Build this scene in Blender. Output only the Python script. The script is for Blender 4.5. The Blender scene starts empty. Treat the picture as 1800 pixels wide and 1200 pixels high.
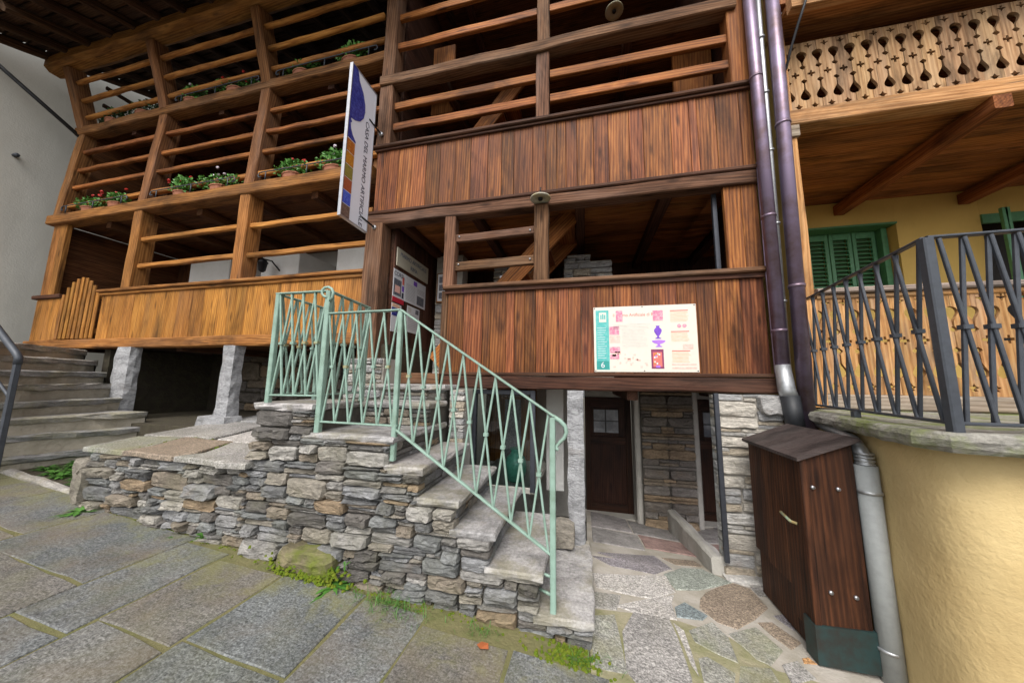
import bpy, math, random
from mathutils import Vector, Matrix
R = random.Random(7)
S = bpy.context.scene
COL = S.collection

# ------------------------------------------------------------------ camera
CAM = Vector((0, 0, 1.6))
yaw, pitch, roll = (math.radians(a) for a in (-13.0, 7.25, 0.71))
fw = Vector((math.sin(yaw) * math.cos(pitch), math.cos(yaw) * math.cos(pitch), math.sin(pitch)))
rt = Vector((math.cos(yaw), -math.sin(yaw), 0))
up = rt.cross(fw)
r2 = math.cos(roll) * rt + math.sin(roll) * up
u2 = -math.sin(roll) * rt + math.cos(roll) * up
cd = bpy.data.cameras.new('camera')
cd.sensor_width = 36
cd.lens = 11.0
cd.clip_start = 0.05
cd.clip_end = 500
cam = bpy.data.objects.new('camera', cd)
COL.objects.link(cam)
cam.matrix_world = Matrix(((r2.x, u2.x, -fw.x, CAM.x), (r2.y, u2.y, -fw.y, CAM.y), (r2.z, u2.z, -fw.z, CAM.z), (0, 0, 0, 1)))
S.camera = cam

# ------------------------------------------------------------------ light
EL, AZ = math.radians(50), math.radians(181)      # azimuth measured clockwise from +Y
W = bpy.data.worlds.new('World')
S.world = W
W.use_nodes = True
wn, wl = W.node_tree.nodes, W.node_tree.links
wn.clear()
sky = wn.new('ShaderNodeTexSky')
sky.sky_type = 'NISHITA'
sky.sun_disc = False
sky.sun_elevation = EL
sky.sun_rotation = AZ
sky.air_density = 1.0
sky.dust_density = 3.0
hs = wn.new('ShaderNodeHueSaturation')
hs.inputs['Saturation'].default_value = 0.22
bg = wn.new('ShaderNodeBackground')
bg.inputs['Strength'].default_value = 0.15
wo = wn.new('ShaderNodeOutputWorld')
wl.new(sky.outputs[0], hs.inputs['Color'])
wl.new(hs.outputs[0], bg.inputs['Color'])
wl.new(bg.outputs[0], wo.inputs['Surface'])
sd = bpy.data.lights.new('sun', 'SUN')
sd.energy = 1.4
sd.angle = math.radians(35)
sd.color = (1.0, 0.96, 0.9)
sun = bpy.data.objects.new('sun', sd)
COL.objects.link(sun)
sdir = Vector((math.sin(AZ) * math.cos(EL), math.cos(AZ) * math.cos(EL), math.sin(EL)))
sun.rotation_euler = sdir.to_track_quat('Z', 'Y').to_euler()
sun.location = (0, -3, 12)
S.view_settings.view_transform = 'Standard'
S.view_settings.look = 'None'
S.view_settings.exposure = 0.8
S.view_settings.gamma = 1
S.cycles.max_bounces = 8

# ------------------------------------------------------------------ materials
class NT:
    def __init__(s, name):
        s.m = bpy.data.materials.new(name)
        s.m.use_nodes = True
        s.n = s.m.node_tree.nodes
        s.l = s.m.node_tree.links
        s.b = s.n['Principled BSDF']
        s.tc = s.n.new('ShaderNodeTexCoord')
        s.oi = s.n.new('ShaderNodeObjectInfo')
    def put(s, sock, v):
        if hasattr(v, 'is_linked') or isinstance(v, bpy.types.NodeSocket):
            s.l.new(v, sock)
        else:
            sock.default_value = v
    def math(s, op, a, b=0.0):
        n = s.n.new('ShaderNodeMath'); n.operation = op
        s.put(n.inputs[0], a); s.put(n.inputs[1], b)
        return n.outputs[0]
    def coords(s, scale=(1, 1, 1), rnd=True):
        v = s.tc.outputs['Object']
        if rnd:
            a = s.n.new('ShaderNodeVectorMath'); a.operation = 'SCALE'
            a.inputs[0].default_value = (37.0, 21.0, 53.0)
            s.l.new(s.oi.outputs['Random'], a.inputs['Scale'])
            b = s.n.new('ShaderNodeVectorMath'); b.operation = 'ADD'
            s.l.new(v, b.inputs[0]); s.l.new(a.outputs[0], b.inputs[1])
            v = b.outputs[0]
        m = s.n.new('ShaderNodeVectorMath'); m.operation = 'MULTIPLY'
        s.l.new(v, m.inputs[0]); m.inputs[1].default_value = scale
        return m.outputs[0]
    def noise(s, vec, scale, detail=6, rough=.6, dist=0.0):
        n = s.n.new('ShaderNodeTexNoise')
        s.l.new(vec, n.inputs['Vector'])
        n.inputs['Scale'].default_value = scale
        n.inputs['Detail'].default_value = detail
        n.inputs['Roughness'].default_value = rough
        n.inputs['Distortion'].default_value = dist
        return n.outputs['Fac']
    def voro(s, vec, scale, feature='F1'):
        n = s.n.new('ShaderNodeTexVoronoi'); n.feature = feature
        s.l.new(vec, n.inputs['Vector']); n.inputs['Scale'].default_value = scale
        return n
    def ramp(s, fac, stops, interp='LINEAR'):
        n = s.n.new('ShaderNodeValToRGB'); n.color_ramp.interpolation = interp
        e = n.color_ramp.elements
        while len(e) < len(stops): e.new(0.5)
        for i, (p, c) in enumerate(stops):
            e[i].position = p
            e[i].color = (c[0], c[1], c[2], 1) if hasattr(c, '__len__') else (c, c, c, 1)
        s.put(n.inputs['Fac'], fac)
        return n.outputs['Color']
    def mix(s, fac, a, b, mode='MIX'):
        n = s.n.new('ShaderNodeMix'); n.data_type = 'RGBA'; n.blend_type = mode
        s.put(n.inputs[0], fac)
        for sock, v in ((n.inputs[6], a), (n.inputs[7], b)):
            if isinstance(v, (tuple, list)): v = (v[0], v[1], v[2], 1)
            s.put(sock, v)
        return n.outputs[2]
    def bump(s, h, strength=.5, dist=.01):
        n = s.n.new('ShaderNodeBump')
        n.inputs['Strength'].default_value = strength; n.inputs['Distance'].default_value = dist
        s.l.new(h, n.inputs['Height'])
        s.l.new(n.outputs[0], s.b.inputs['Normal'])
    def fin(s, col, rough=.7, spec=.5, metal=0.0):
        s.put(s.b.inputs['Base Color'], col if not isinstance(col, tuple) else (*col[:3], 1))
        s.put(s.b.inputs['Roughness'], rough)
        s.b.inputs['Specular IOR Level'].default_value = spec
        s.b.inputs['Metallic'].default_value = metal
        return s.m

def wood(name, dark, mid, light, grey=(.16, .13, .11), gamt=.35, var=.45, rough=.55, tone=.5):
    """timber: grain runs along local X, every piece gets its own offset and tone"""
    t = NT(name)
    c = t.coords((1.1, 12, 12))
    broad = t.noise(c, 1.6, 5, .55, 1.2)
    fine = t.noise(t.coords((2.5, 95, 95)), 1.0, 4, .65)
    wv = t.n.new('ShaderNodeTexWave'); wv.wave_type = 'BANDS'; wv.bands_direction = 'DIAGONAL'
    t.l.new(t.coords((.35, 11, 11)), wv.inputs['Vector'])
    wv.inputs['Scale'].default_value = 1.7; wv.inputs['Distortion'].default_value = 4.5
    wv.inputs['Detail'].default_value = 2.5; wv.inputs['Detail Scale'].default_value = 1.2
    f = t.math('ADD', t.math('MULTIPLY', broad, .78), t.math('MULTIPLY', wv.outputs['Fac'], .22))
    col = t.ramp(f, [(.25, dark), (.5, mid), (.78, light)])
    col = t.mix(1.0, col, t.ramp(fine, [(.25, .72), (.65, 1.1)]), 'MULTIPLY')
    # knots
    kv = t.voro(t.coords((1.6, 6.5, 6.5)), 1.0)
    col = t.mix(t.ramp(kv.outputs['Distance'], [(.0, .9), (.09, .55), (.16, 0)]), col, tuple(x * .35 for x in dark))
    # weathered grey patches
    wp = t.noise(t.coords((.7, 3, 3)), 1.3, 4, .6)
    col = t.mix(t.math('MULTIPLY', t.ramp(wp, [(.48, 0), (.7, 1)]), gamt), col, grey)
    st_ = t.noise(t.coords((.55, 2.2, 2.2)), 1.7, 6, .65, .6)
    col = t.mix(1.0, col, t.ramp(st_, [(.34, .42), (.5, .95), (.7, 1.22)]), 'MULTIPLY')
    ck = t.noise(t.coords((.8, 46, 46)), 1.0, 2, .5)
    col = t.mix(t.ramp(ck, [(.27, .75), (.31, 0)]), col, tuple(x * .25 for x in dark))
    rv = t.math('ADD', t.math('MULTIPLY', t.oi.outputs['Random'], var), 1 - var * .5)
    comb = t.n.new('ShaderNodeCombineColor')
    # tone: red/blue shift between boards
    r7 = t.math('FRACT', t.math('MULTIPLY', t.oi.outputs['Random'], 7.13))
    t.l.new(rv, comb.inputs[0])
    t.l.new(t.math('MULTIPLY', rv, t.math('ADD', t.math('MULTIPLY', r7, -.14 * tone), 1 + .05 * tone)), comb.inputs[1])
    t.l.new(t.math('MULTIPLY', rv, t.math('ADD', t.math('MULTIPLY', r7, .35 * tone), 1 - .15 * tone)), comb.inputs[2])
    col = t.mix(1.0, col, comb.outputs[0], 'MULTIPLY')
    t.bump(t.math('ADD', t.math('ADD', fine, t.math('MULTIPLY', broad, .6)), t.math('MULTIPLY', t.ramp(ck, [(.27, 0), (.33, 1)]), .8)), .5, .006)
    return t.fin(col, t.math('ADD', t.math('MULTIPLY', fine, .25), rough), .22)

M = {}
M['panel'] = wood('brown_boards', (.070, .020, .007), (.19, .062, .019), (.37, .145, .044), (.085, .034, .024), .6, .65, .5, .9)
M['beam'] = wood('weathered_beam', (.060, .028, .014), (.14, .068, .034), (.23, .125, .068), (.20, .135, .095), .5, .3, .7, .5)
M['rail'] = wood('red_brown_rail', (.13, .040, .010), (.29, .098, .024), (.45, .185, .050), (.14, .065, .035), .35, .35, .55, .5)
M['trim'] = wood('dark_trim', (.035, .013, .007), (.075, .030, .016), (.12, .054, .030), (.11, .072, .052), .35, .25, .6, .4)
M['honey'] = wood('honey_boards', (.19, .070, .012), (.36, .15, .028), (.52, .25, .060), (.22, .11, .045), .5, .45, .55, .4)
M['honeybeam'] = wood('honey_beam', (.14, .052, .012), (.30, .125, .030), (.46, .215, .062), (.17, .10, .055), .45, .3, .65, .4)
M['loggiabrown'] = wood('brown_gallery_timber', (.085, .033, .011), (.19, .080, .027), (.31, .145, .055), (.17, .105, .07), .45, .3, .65, .4)
M['railhoney'] = wood('gallery_rails', (.20, .070, .013), (.40, .165, .036), (.56, .265, .072), (.22, .11, .05), .3, .3, .6, .4)
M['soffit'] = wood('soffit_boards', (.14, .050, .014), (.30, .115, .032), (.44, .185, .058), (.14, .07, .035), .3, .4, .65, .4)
M['galleryshade'] = wood('shaded_gallery_boards', (.045, .017, .006), (.10, .038, .013), (.17, .068, .024), (.08, .04, .02), .3, .4, .7, .4)  # darker copy of the soffit boards, interior shade put into the colour
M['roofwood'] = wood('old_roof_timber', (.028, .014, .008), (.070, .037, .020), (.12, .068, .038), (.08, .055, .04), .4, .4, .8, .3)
M['fret'] = wood('fretwork_boards', (.26, .135, .060), (.40, .235, .115), (.52, .33, .175), (.36, .265, .185), .5, .22, .7, .25)
M['fretold'] = wood('worn_fretwork_boards', (.25, .115, .042), (.42, .215, .080), (.55, .33, .145), (.29, .235, .18), .7, .25, .75, .25)
M['yellowbeam'] = wood('golden_beam', (.30, .13, .035), (.52, .27, .09), (.66, .39, .16), (.4, .25, .12), .25, .2, .55)
M['cabinet'] = wood('dark_stained_cabinet', (.022, .008, .004), (.052, .019, .008), (.105, .038, .015), (.035, .020, .014), .4, .2, .5, .2)
M['lidwood'] = wood('grey_stained_lid', (.035, .026, .024), (.065, .048, .044), (.10, .078, .072), (.10, .085, .08), .5, .1, .4, .2)
M['deckold'] = wood('grey_deck_board', (.16, .12, .09), (.27, .21, .17), (.38, .31, .26), (.3, .26, .23), .6, .3, .85)
M['redjoist'] = wood('red_brown_joist', (.12, .034, .010), (.24, .078, .024), (.34, .125, .042), (.12, .06, .035), .2, .2, .65, .3)
M['door'] = wood('entrance_door_wood', (.015, .005, .003), (.030, .011, .005), (.05, .018, .008), (.05, .03, .02), .2, .15, .5)

def stone(name, cols, sc=1.0, bumpk=.8, lich=None, lichamt=0.0, rough=.85, layer=2.6):
    t = NT(name)
    base = t.ramp(t.oi.outputs['Random'], [(i / max(1, len(cols)), c) for i, c in enumerate(cols)], 'CONSTANT')
    v = t.coords((1, 1, layer))
    a = t.noise(v, 5 * sc, 10, .72, .4)
    b = t.noise(v, 34 * sc, 6, .7)
    c = t.noise(t.coords((1, 1, 1)), 150 * sc, 3, .6)
    col = t.mix(1.0, base, t.ramp(a, [(.28, .45), (.5, 1.0), (.72, 1.45)]), 'MULTIPLY')
    col = t.mix(1.0, col, t.ramp(b, [(.3, .62), (.65, 1.22)]), 'MULTIPLY')
    rust = t.noise(t.coords((1, 1, 1.5)), 3.1 * sc, 5, .6)
    col = t.mix(t.math('MULTIPLY', t.ramp(rust, [(.6, 0), (.75, 1)]), .3), col, (.27, .185, .105))
    if lich:
        ln = t.noise(t.coords((1, 1, 1), False), 3.0, 6, .65)
        col = t.mix(t.math('MULTIPLY', t.ramp(ln, [(.46, 0), (.62, 1)]), lichamt), col, lich)
    h = t.math('ADD', t.math('ADD', t.math('MULTIPLY', a, 1.2), t.math('MULTIPLY', b, .5)), t.math('MULTIPLY', c, .12))
    t.bump(h, bumpk, .03)
    return t.fin(col, rough, .3)

GREY = (.27, .265, .26)
M['wallstone'] = stone('schist_wall_stone', [(.25, .245, .24), (.17, .17, .17), (.31, .295, .275), (.21, .20, .19), (.36, .335, .295), (.17, .155, .14), (.26, .26, .265), (.31, .23, .15), (.225, .23, .225), (.29, .26, .215), (.13, .12, .11), (.38, .36, .33), (.185, .185, .185), (.25, .21, .165), (.20, .205, .20)], 1.0, 1.0, (.15, .145, .08), .3)
M['palestone'] = stone('pale_mortared_stone', [(.46, .44, .41), (.38, .37, .36), (.50, .46, .40), (.42, .36, .28), (.35, .345, .34), (.52, .50, .47)], 1.0, .8)
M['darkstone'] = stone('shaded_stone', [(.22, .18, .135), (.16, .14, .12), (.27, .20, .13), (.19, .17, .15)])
M['tread'] = stone('step_slab', [(.36, .345, .335), (.32, .31, .305), (.385, .365, .355)], 1.3, .4, (.20, .175, .085), .5, .8, 1.2)
M['oldstep'] = stone('old_worn_step', [(.30, .285, .27), (.255, .25, .245), (.32, .30, .275)], .8, .7, (.33, .29, .10), .30, .9, 3.5)
M['pillar'] = stone('granite_pillar', [(.40, .40, .41), (.365, .365, .375)], 1.0, 1.0)
M['mossblock'] = stone('moss_covered_block', [(.20, .17, .10)], .9, .8, (.13, .16, .02), .95)
M['edge'] = stone('mossy_slab_edge', [(.30, .285, .25)], .9, .8, (.17, .21, .035), .85)

def granite(name, cols, lichamt=.5, lich=(.30, .27, .09), green=(.20, .25, .10), wall=False):
    t = NT(name)
    base = t.ramp(t.oi.outputs['Random'], [(i / len(cols), c) for i, c in enumerate(cols)], 'CONSTANT')
    v = t.coords((1, 1, 1))
    sp = t.noise(v, 85, 4, .75)
    sp2 = t.noise(t.coords((1.0, 2.2, 1)), 34, 5, .7)
    big = t.noise(v, 2.3, 6, .6, .3)
    col = t.mix(1.0, base, t.ramp(sp, [(.36, .42), (.5, .96), (.64, 1.6)]), 'MULTIPLY')
    col = t.mix(1.0, col, t.ramp(sp2, [(.34, .55), (.62, 1.3)]), 'MULTIPLY')
    col = t.mix(1.0, col, t.ramp(big, [(.3, .72), (.7, 1.22)]), 'MULTIPLY')
    w = t.coords((1, 1, 1), False)
    l1 = t.noise(w, 1.7, 7, .68, .5)
    col = t.mix(t.math('MULTIPLY', t.ramp(l1, [(.47, 0), (.66, 1)]), lichamt), col, lich)
    if wall:
        bs = t.noise(v, 1.4, 5, .6, .4)
        col = t.mix(t.math('MULTIPLY', t.ramp(bs, [(.5, 0), (.68, 1)]), .45), col, (.20, .15, .10))
        sx = t.n.new('ShaderNodeSeparateXYZ'); t.l.new(w, sx.inputs[0])
        l3 = t.math('ADD', t.noise(w, 3.3, 7, .7, .4), t.math('MULTIPLY', t.math('SUBTRACT', sx.outputs['Y'], 1.85), .45))
        col = t.mix(t.math('MULTIPLY', t.ramp(l3, [(.54, 0), (.72, 1)]), .55), col, (.21, .20, .07))
    l2 = t.noise(w, 2.9, 6, .7, .2)
    col = t.mix(t.math('MULTIPLY', t.ramp(l2, [(.52, 0), (.7, 1)]), lichamt * .7), col, green)
    t.bump(t.math('ADD', sp, t.math('MULTIPLY', sp2, .7)), .55, .006)
    return t.fin(col, .62, .45)

M['slab'] = granite('granite_slab', [(.142, .146, .146), (.155, .153, .147), (.13, .136, .136), (.148, .138, .126), (.142, .148, .14)], .28, (.19, .175, .085), (.13, .15, .08), True)
M['flag'] = granite('grey_flagstone', [(.29, .275, .26), (.265, .26, .26), (.31, .295, .28)], .12)
M['flagbrown'] = granite('brown_flagstone', [(.26, .205, .155)], .03)
M['flaggreen'] = granite('green_flagstone', [(.29, .31, .27)], .03)
M['flagblue'] = granite('blue_flagstone', [(.22, .255, .26)], .05)
M['flagpurple'] = granite('purple_flagstone', [(.22, .20, .21)], .05)
M['flagrust'] = granite('rust_flagstone', [(.42, .23, .10)], .0)
M['flagpale'] = granite('pale_flagstone', [(.40, .375, .35)], .08)
M['flagmoss'] = granite('lichened_flagstone', [(.27, .265, .235)], .5, (.25, .235, .10))

def plaster(name, c, c2, sc=3.0, bk=.4, stain=.5, drip=True):
    t = NT(name)
    v = t.coords((1, 1, 1), False)
    a = t.noise(v, sc, 8, .62)
    s_ = t.noise(t.coords((1.6, 1.6, .35), False), 1.6, 5, .6)
    f = t.noise(v, 38, 4, .6)
    col = t.mix(t.math('MULTIPLY', t.ramp(a, [(.4, 0), (.68, 1)]), stain), c, c2)
    if drip:
        col = t.mix(t.math('MULTIPLY', t.ramp(s_, [(.5, 0), (.75, 1)]), stain * .6), col, tuple(x * .72 for x in c2))
    t.bump(t.math('ADD', t.math('MULTIPLY', a, 1.5), t.math('MULTIPLY', f, .45)), bk, .02)
    return t.fin(col, .85, .3)
M['whitewall'] = plaster('off_white_render', (.60, .585, .525), (.53, .515, .455), 1.2, .35, .5)
M['whiteplaster'] = plaster('white_plaster', (.74, .73, .70), (.60, .58, .54), 3, .4)
M['yellow'] = plaster('yellow_render', (.60, .455, .225), (.47, .335, .15), 1.5, .6, .9)
M['yellowup'] = plaster('yellow_upper_render', (.62, .42, .12), (.52, .34, .09), 2.0, .25, .4)
M['mortar'] = plaster('shadowed_earth_joint', (.10, .09, .075), (.06, .054, .045), 9, .8, .8, False)  # earth joint, darkened to include the shadow between the stones
M['lightmortar'] = plaster('lime_mortar', (.36, .335, .295), (.26, .235, .20), 8, .7, .6, False)
M['cement'] = plaster('pale_cement_joint', (.40, .365, .32), (.27, .245, .19), 4, .6, .9, False)
M['bed'] = plaster('mossy_joint_bed', (.155, .14, .065), (.11, .12, .04), 6, .8, .7, False)
M['sandjoint'] = plaster('sandy_moss_joint', (.30, .27, .18), (.17, .175, .075), 5, .8, .9, False)
M['soilshade'] = plaster('damp_soil_and_shade', (.055, .045, .032), (.08, .072, .042), 9, .9, .7, False)  # real earth outdoors; painted shade on the undercroft surfaces
M['riser'] = plaster('earthy_riser', (.42, .375, .30), (.30, .265, .20), 5, 1.0, .8, False)
M['stucco'] = plaster('rough_grey_render', (.42, .40, .36), (.30, .285, .25), 4, .9, .6)

def paint(name, c, rough=.4, metal=0.0, var=.25, spec=.5, c2=None, sc=20):
    t = NT(name)
    a = t.noise(t.coords((1, 1, 1)), sc, 5, .65)
    col = t.mix(t.ramp(a, [(.42, 0), (.72, 1)]), c, c2 or tuple(x * (1 - var) for x in c))
    t.bump(a, .12, .004)
    return t.fin(col, rough, spec, metal)
M['green'] = paint('pale_green_paint', (.25, .365, .305), .5, 0, .3, .4, (.17, .25, .195), 11)
M['rust'] = paint('rusty_collar', (.30, .22, .09), .6, 0, .4, .4, (.25, .40, .30))
M['iron'] = paint('dark_grey_iron', (.055, .062, .075), .5, .2, .3)
M['blackiron'] = paint('black_iron', (.015, .015, .017), .5, .3)
M['copper'] = paint('browned_copper_sky_tint', (.215, .165, .24), .38, .6, .5, .5, (.13, .08, .07), 4)  # violet base paints the sky's reflection over the browned metal
M['zinc'] = paint('zinc_pipe', (.42, .43, .44), .4, .7, .3)
M['greypipe'] = paint('grey_plastic_pipe', (.31, .325, .32), .6, 0, .15)
M['rubber'] = paint('black_rubber', (.02, .022, .026), .5)
M['shutter'] = paint('green_shutter_paint', (.075, .235, .105), .45, 0, .25)
M['patina'] = paint('copper_patina_skirt', (.026, .055, .055), .5, .4, .5, .5, (.035, .025, .02), 7)
M['terracotta'] = paint('terracotta', (.36, .14, .075), .8, 0, .3)
M['leaf'] = paint('leaf_green', (.07, .21, .035), .5, 0, .5, .4, (.12, .30, .05), 8)
M['weedleaf'] = paint('weed_green', (.055, .155, .022), .5, 0, .4, .4, (.09, .22, .04), 8)
M['darkleaf'] = paint('dark_leaf_green', (.028, .075, .022), .5, 0, .5, .4, (.05, .12, .03), 8)
M['redflower'] = paint('red_petals', (.62, .03, .02), .5)
M['pinkflower'] = paint('pale_petals', (.70, .60, .66), .5)
M['moss'] = paint('moss', (.085, .13, .012), .95, 0, .5, .1, (.16, .17, .02), 30)
M['dryleaf'] = paint('dry_leaf', (.36, .10, .03), .7)
M['black'] = paint('plain_black', (.012, .010, .009), .8)
M['whiteprint'] = paint('white_sign_face', (.72, .73, .80), .35, 0, .02)
M['paper'] = paint('white_paper', (.66, .67, .70), .7, 0, .04)
M['cream'] = paint('cream_panel', (.66, .61, .53), .35, 0, .05)
M['plaque'] = paint('pale_wood_plaque', (.50, .47, .37), .6, 0, .1)
M['ink'] = paint('dark_ink', (.03, .03, .06), .6)
M['greyink'] = paint('grey_ink', (.42, .42, .44), .6)
M['faintink'] = paint('faint_print', (.60, .57, .54), .6)
M['blueink'] = paint('blue_grey_lettering', (.12, .15, .22), .6)
M['redink'] = paint('red_print', (.72, .16, .13), .6)
M['redband'] = paint('crimson_print', (.55, .015, .04), .6)
M['teal'] = paint('teal_print', (.06, .38, .36), .4, 0, .35, .5, (.16, .50, .46), 22)
M['tealdark'] = paint('dark_teal_print', (.02, .27, .24), .4)
M['pinkprint'] = paint('pink_print', (.55, .16, .27), .5, 0, .5, .5, (.72, .50, .52), 45)
M['violet'] = paint('violet_print', (.17, .05, .50), .4, 0, .3)
M['lilac'] = paint('lilac_print', (.38, .16, .66), .4)
M['magenta'] = paint('dark_magenta_print', (.22, .03, .10), .5)
M['orangeprint'] = paint('orange_print', (.80, .46, .30), .5, 0, .3, .5, (.83, .62, .48), 30)
M['salmon'] = paint('salmon_print', (.80, .42, .36), .5, 0, .2, .5, (.82, .58, .52), 40)
M['photodark'] = paint('dark_photo_print', (.06, .07, .11), .5, 0, .5, .5, (.30, .29, .28), 60)
M['blueglaze'] = paint('blue_marbled_print', (.018, .022, .20), .35, 0, .4, .5, (.09, .11, .42), 35)
for nm, a, b in (('marble_orange', (.36, .09, .012), (.60, .26, .04)), ('marble_amber', (.42, .15, .01), (.62, .30, .03)), ('marble_olive', (.20, .17, .03), (.32, .27, .05)), ('marble_rust', (.30, .06, .02), (.42, .13, .05)), ('marble_blue', (.02, .05, .42), (.12, .22, .72)), ('marble_brown', (.10, .06, .05), (.24, .16, .12))):
    M[nm] = paint(nm, a, .4, 0, .3, .5, b, 45)
M['greenglaze'] = paint('green_glazed_ceramic', (.14, .46, .32), .25, 0, .3)
M['doorglass'] = paint('dark_door_glass', (.10, .11, .13), .05, 0, .3, 1.0, (.20, .21, .24), 5)
M['steel'] = paint('galvanised_steel', (.45, .45, .47), .35, .8)
M['millstone'] = paint('worn_millstone', (.42, .40, .33), .8, 0, .2, .3, (.40, .34, .16), 9)
M['blueball'] = paint('blue_glass_ball', (.02, .10, .70), .2)
M['frame'] = paint('window_frame_metal', (.07, .075, .09), .4, .5)
t = NT('redstained_floor')
M['floorin'] = stone('entrance_floor_slab', [(.26, .24, .235), (.24, .225, .215)], 1.2, .3)
M['floorred'] = stone('red_stained_floor_slab', [(.26, .175, .155)], 1.2, .3)
def glass(name, tint, gl=.9):
    t = NT(name)
    t.n.remove(t.b)
    out = t.n['Material Output']
    tr = t.n.new('ShaderNodeBsdfTransparent'); tr.inputs[0].default_value = (*tint, 1)
    g = t.n.new('ShaderNodeBsdfGlossy'); g.inputs['Roughness'].default_value = .03; g.inputs[0].default_value = (.9, .9, .95, 1)
    fr = t.n.new('ShaderNodeFresnel'); fr.inputs[0].default_value = 1.5
    mx = t.n.new('ShaderNodeMixShader')
    t.l.new(fr.outputs[0], mx.inputs[0]); t.l.new(tr.outputs[0], mx.inputs[1]); t.l.new(g.outputs[0], mx.inputs[2])
    t.l.new(mx.outputs[0], out.inputs['Surface'])
    return t.m
M['glass'] = glass('window_glass', (.75, .8, .8))

# ------------------------------------------------------------------ builders
def tag(o, label=None, cat=None, group=None, kind=None):
    if label: o['label'] = label
    if cat: o['category'] = cat
    if group: o['group'] = group
    if kind: o['kind'] = kind
    return o
def thing(name, loc, label, cat, group=None):
    o = bpy.data.objects.new(name, None)
    o.empty_display_size = .1
    o.location = loc
    COL.objects.link(o)
    return tag(o, label, cat, group)
def wpos(o):
    v = Vector(o.location)
    return v
def adopt(o, parent):
    if parent is None: return o
    o.parent = parent
    o.matrix_parent_inverse = WM[parent.name].inverted() if parent.name in WM else Matrix.Translation(-Vector(parent.location))
    return o
WM = {}
def link(name, me, mat, parent=None, mw=None):
    if mat is not None and not me.materials: me.materials.append(mat)
    o = bpy.data.objects.new(name, me)
    COL.objects.link(o)
    mw = mw or Matrix.Identity(4)
    o.matrix_basis = mw
    WM[o.name] = mw.copy()
    return adopt(o, parent)
def mk(name, verts, faces, mat, parent=None, mw=None, smooth=False):
    me = bpy.data.meshes.new(name)
    me.from_pydata([tuple(v) for v in verts], [], faces)
    me.validate(clean_customdata=False)
    if smooth:
        me.polygons.foreach_set('use_smooth', [True] * len(me.polygons))
    me.update()
    return link(name, me, mat, parent, mw)
def frame(p0, p1, upv=(0, 0, 1)):
    p0, p1 = Vector(p0), Vector(p1)
    x = (p1 - p0).normalized()
    u = Vector(upv)
    if abs(x.dot(u.normalized())) > .98: u = Vector((0, -1, 0)) if abs(x.y) < .9 else Vector((1, 0, 0))
    y = u.cross(x).normalized()
    z = x.cross(y).normalized()
    return Matrix(((x.x, y.x, z.x, p0.x), (x.y, y.y, z.y, p0.y), (x.z, y.z, z.z, p0.z), (0, 0, 0, 1))), (p1 - p0).length
def beam_mesh(L, w, h, bev=.006, wob=0.0, seg=1, rnd=False):
    a, b = w / 2, h / 2
    if rnd:
        prof = [(a * math.cos(i * math.pi / 5), b * math.sin(i * math.pi / 5)) for i in range(10)]
    else:
        c = min(bev, a * .6, b * .6)
        prof = [(-a + c, -b), (a - c, -b), (a, -b + c), (a, b - c), (a - c, b), (-a + c, b), (-a, b - c), (-a, -b + c)]
    n = len(prof); V = []; F = []
    for s_ in range(seg + 1):
        dy, dz = (R.uniform(-wob, wob), R.uniform(-wob, wob)) if wob else (0, 0)
        for (y, z) in prof:
            j = wob * .5
            V.append((L * s_ / seg, y + dy + (R.uniform(-j, j) if wob else 0), z + dz + (R.uniform(-j, j) if wob else 0)))
    for s_ in range(seg):
        for i in range(n):
            k = (i + 1) % n
            F.append((s_ * n + i, s_ * n + k, (s_ + 1) * n + k, (s_ + 1) * n + i))
    F.append(tuple(range(n - 1, -1, -1)))
    F.append(tuple(seg * n + i for i in range(n)))
    return V, F
def beam(name, p0, p1, w, h, mat, parent=None, upv=(0, 0, 1), bev=.006, wob=0.0, seg=1, rnd=False):
    """w = horizontal cross size, h = size along upv"""
    mw, L = frame(p0, p1, upv)
    V, F = beam_mesh(L, w, h, bev, wob, seg, rnd)
    # faces wound outward
    return mk(name, V, F, M[mat] if isinstance(mat, str) else mat, parent, mw, rnd)
def box(name, x0, x1, y0, y1, z0, z1, mat, parent=None, axis='x', bev=.004):
    cx, cy, cz = (x0 + x1) / 2, (y0 + y1) / 2, (z0 + z1) / 2
    if axis == 'x': return beam(name, (x0, cy, cz), (x1, cy, cz), y1 - y0, z1 - z0, mat, parent, (0, 0, 1), bev)
    if axis == 'y': return beam(name, (cx, y0, cz), (cx, y1, cz), x1 - x0, z1 - z0, mat, parent, (0, 0, 1), bev)
    return beam(name, (cx, cy, z0), (cx, cy, z1), x1 - x0, y1 - y0, mat, parent, (0, -1, 0), bev)
def tube(name, pts, r, mat, parent=None, n=10, cap=True):
    pts = [Vector(p) for p in pts]
    rs = r if isinstance(r, (list, tuple)) else [r] * len(pts)
    V = []; F = []
    ref = None
    for i, p in enumerate(pts):
        d = (pts[min(i + 1, len(pts) - 1)] - pts[max(i - 1, 0)]).normalized()
        if ref is None:
            ref = Vector((0, 0, 1)) if abs(d.z) < .9 else Vector((1, 0, 0))
        a = d.cross(ref).normalized(); b = a.cross(d).normalized(); ref = b
        for k in range(n):
            t_ = 2 * math.pi * k / n
            V.append(p + rs[i] * (math.cos(t_) * a + math.sin(t_) * b))
    for i in range(len(pts) - 1):
        for k in range(n):
            l = (k + 1) % n
            F.append((i * n + k, i * n + l, (i + 1) * n + l, (i + 1) * n + k))
    if cap:
        F.append(tuple(range(n))[::-1]); F.append(tuple((len(pts) - 1) * n + k for k in range(n)))
    return mk(name, V, F, M[mat], parent, None, True)
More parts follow.
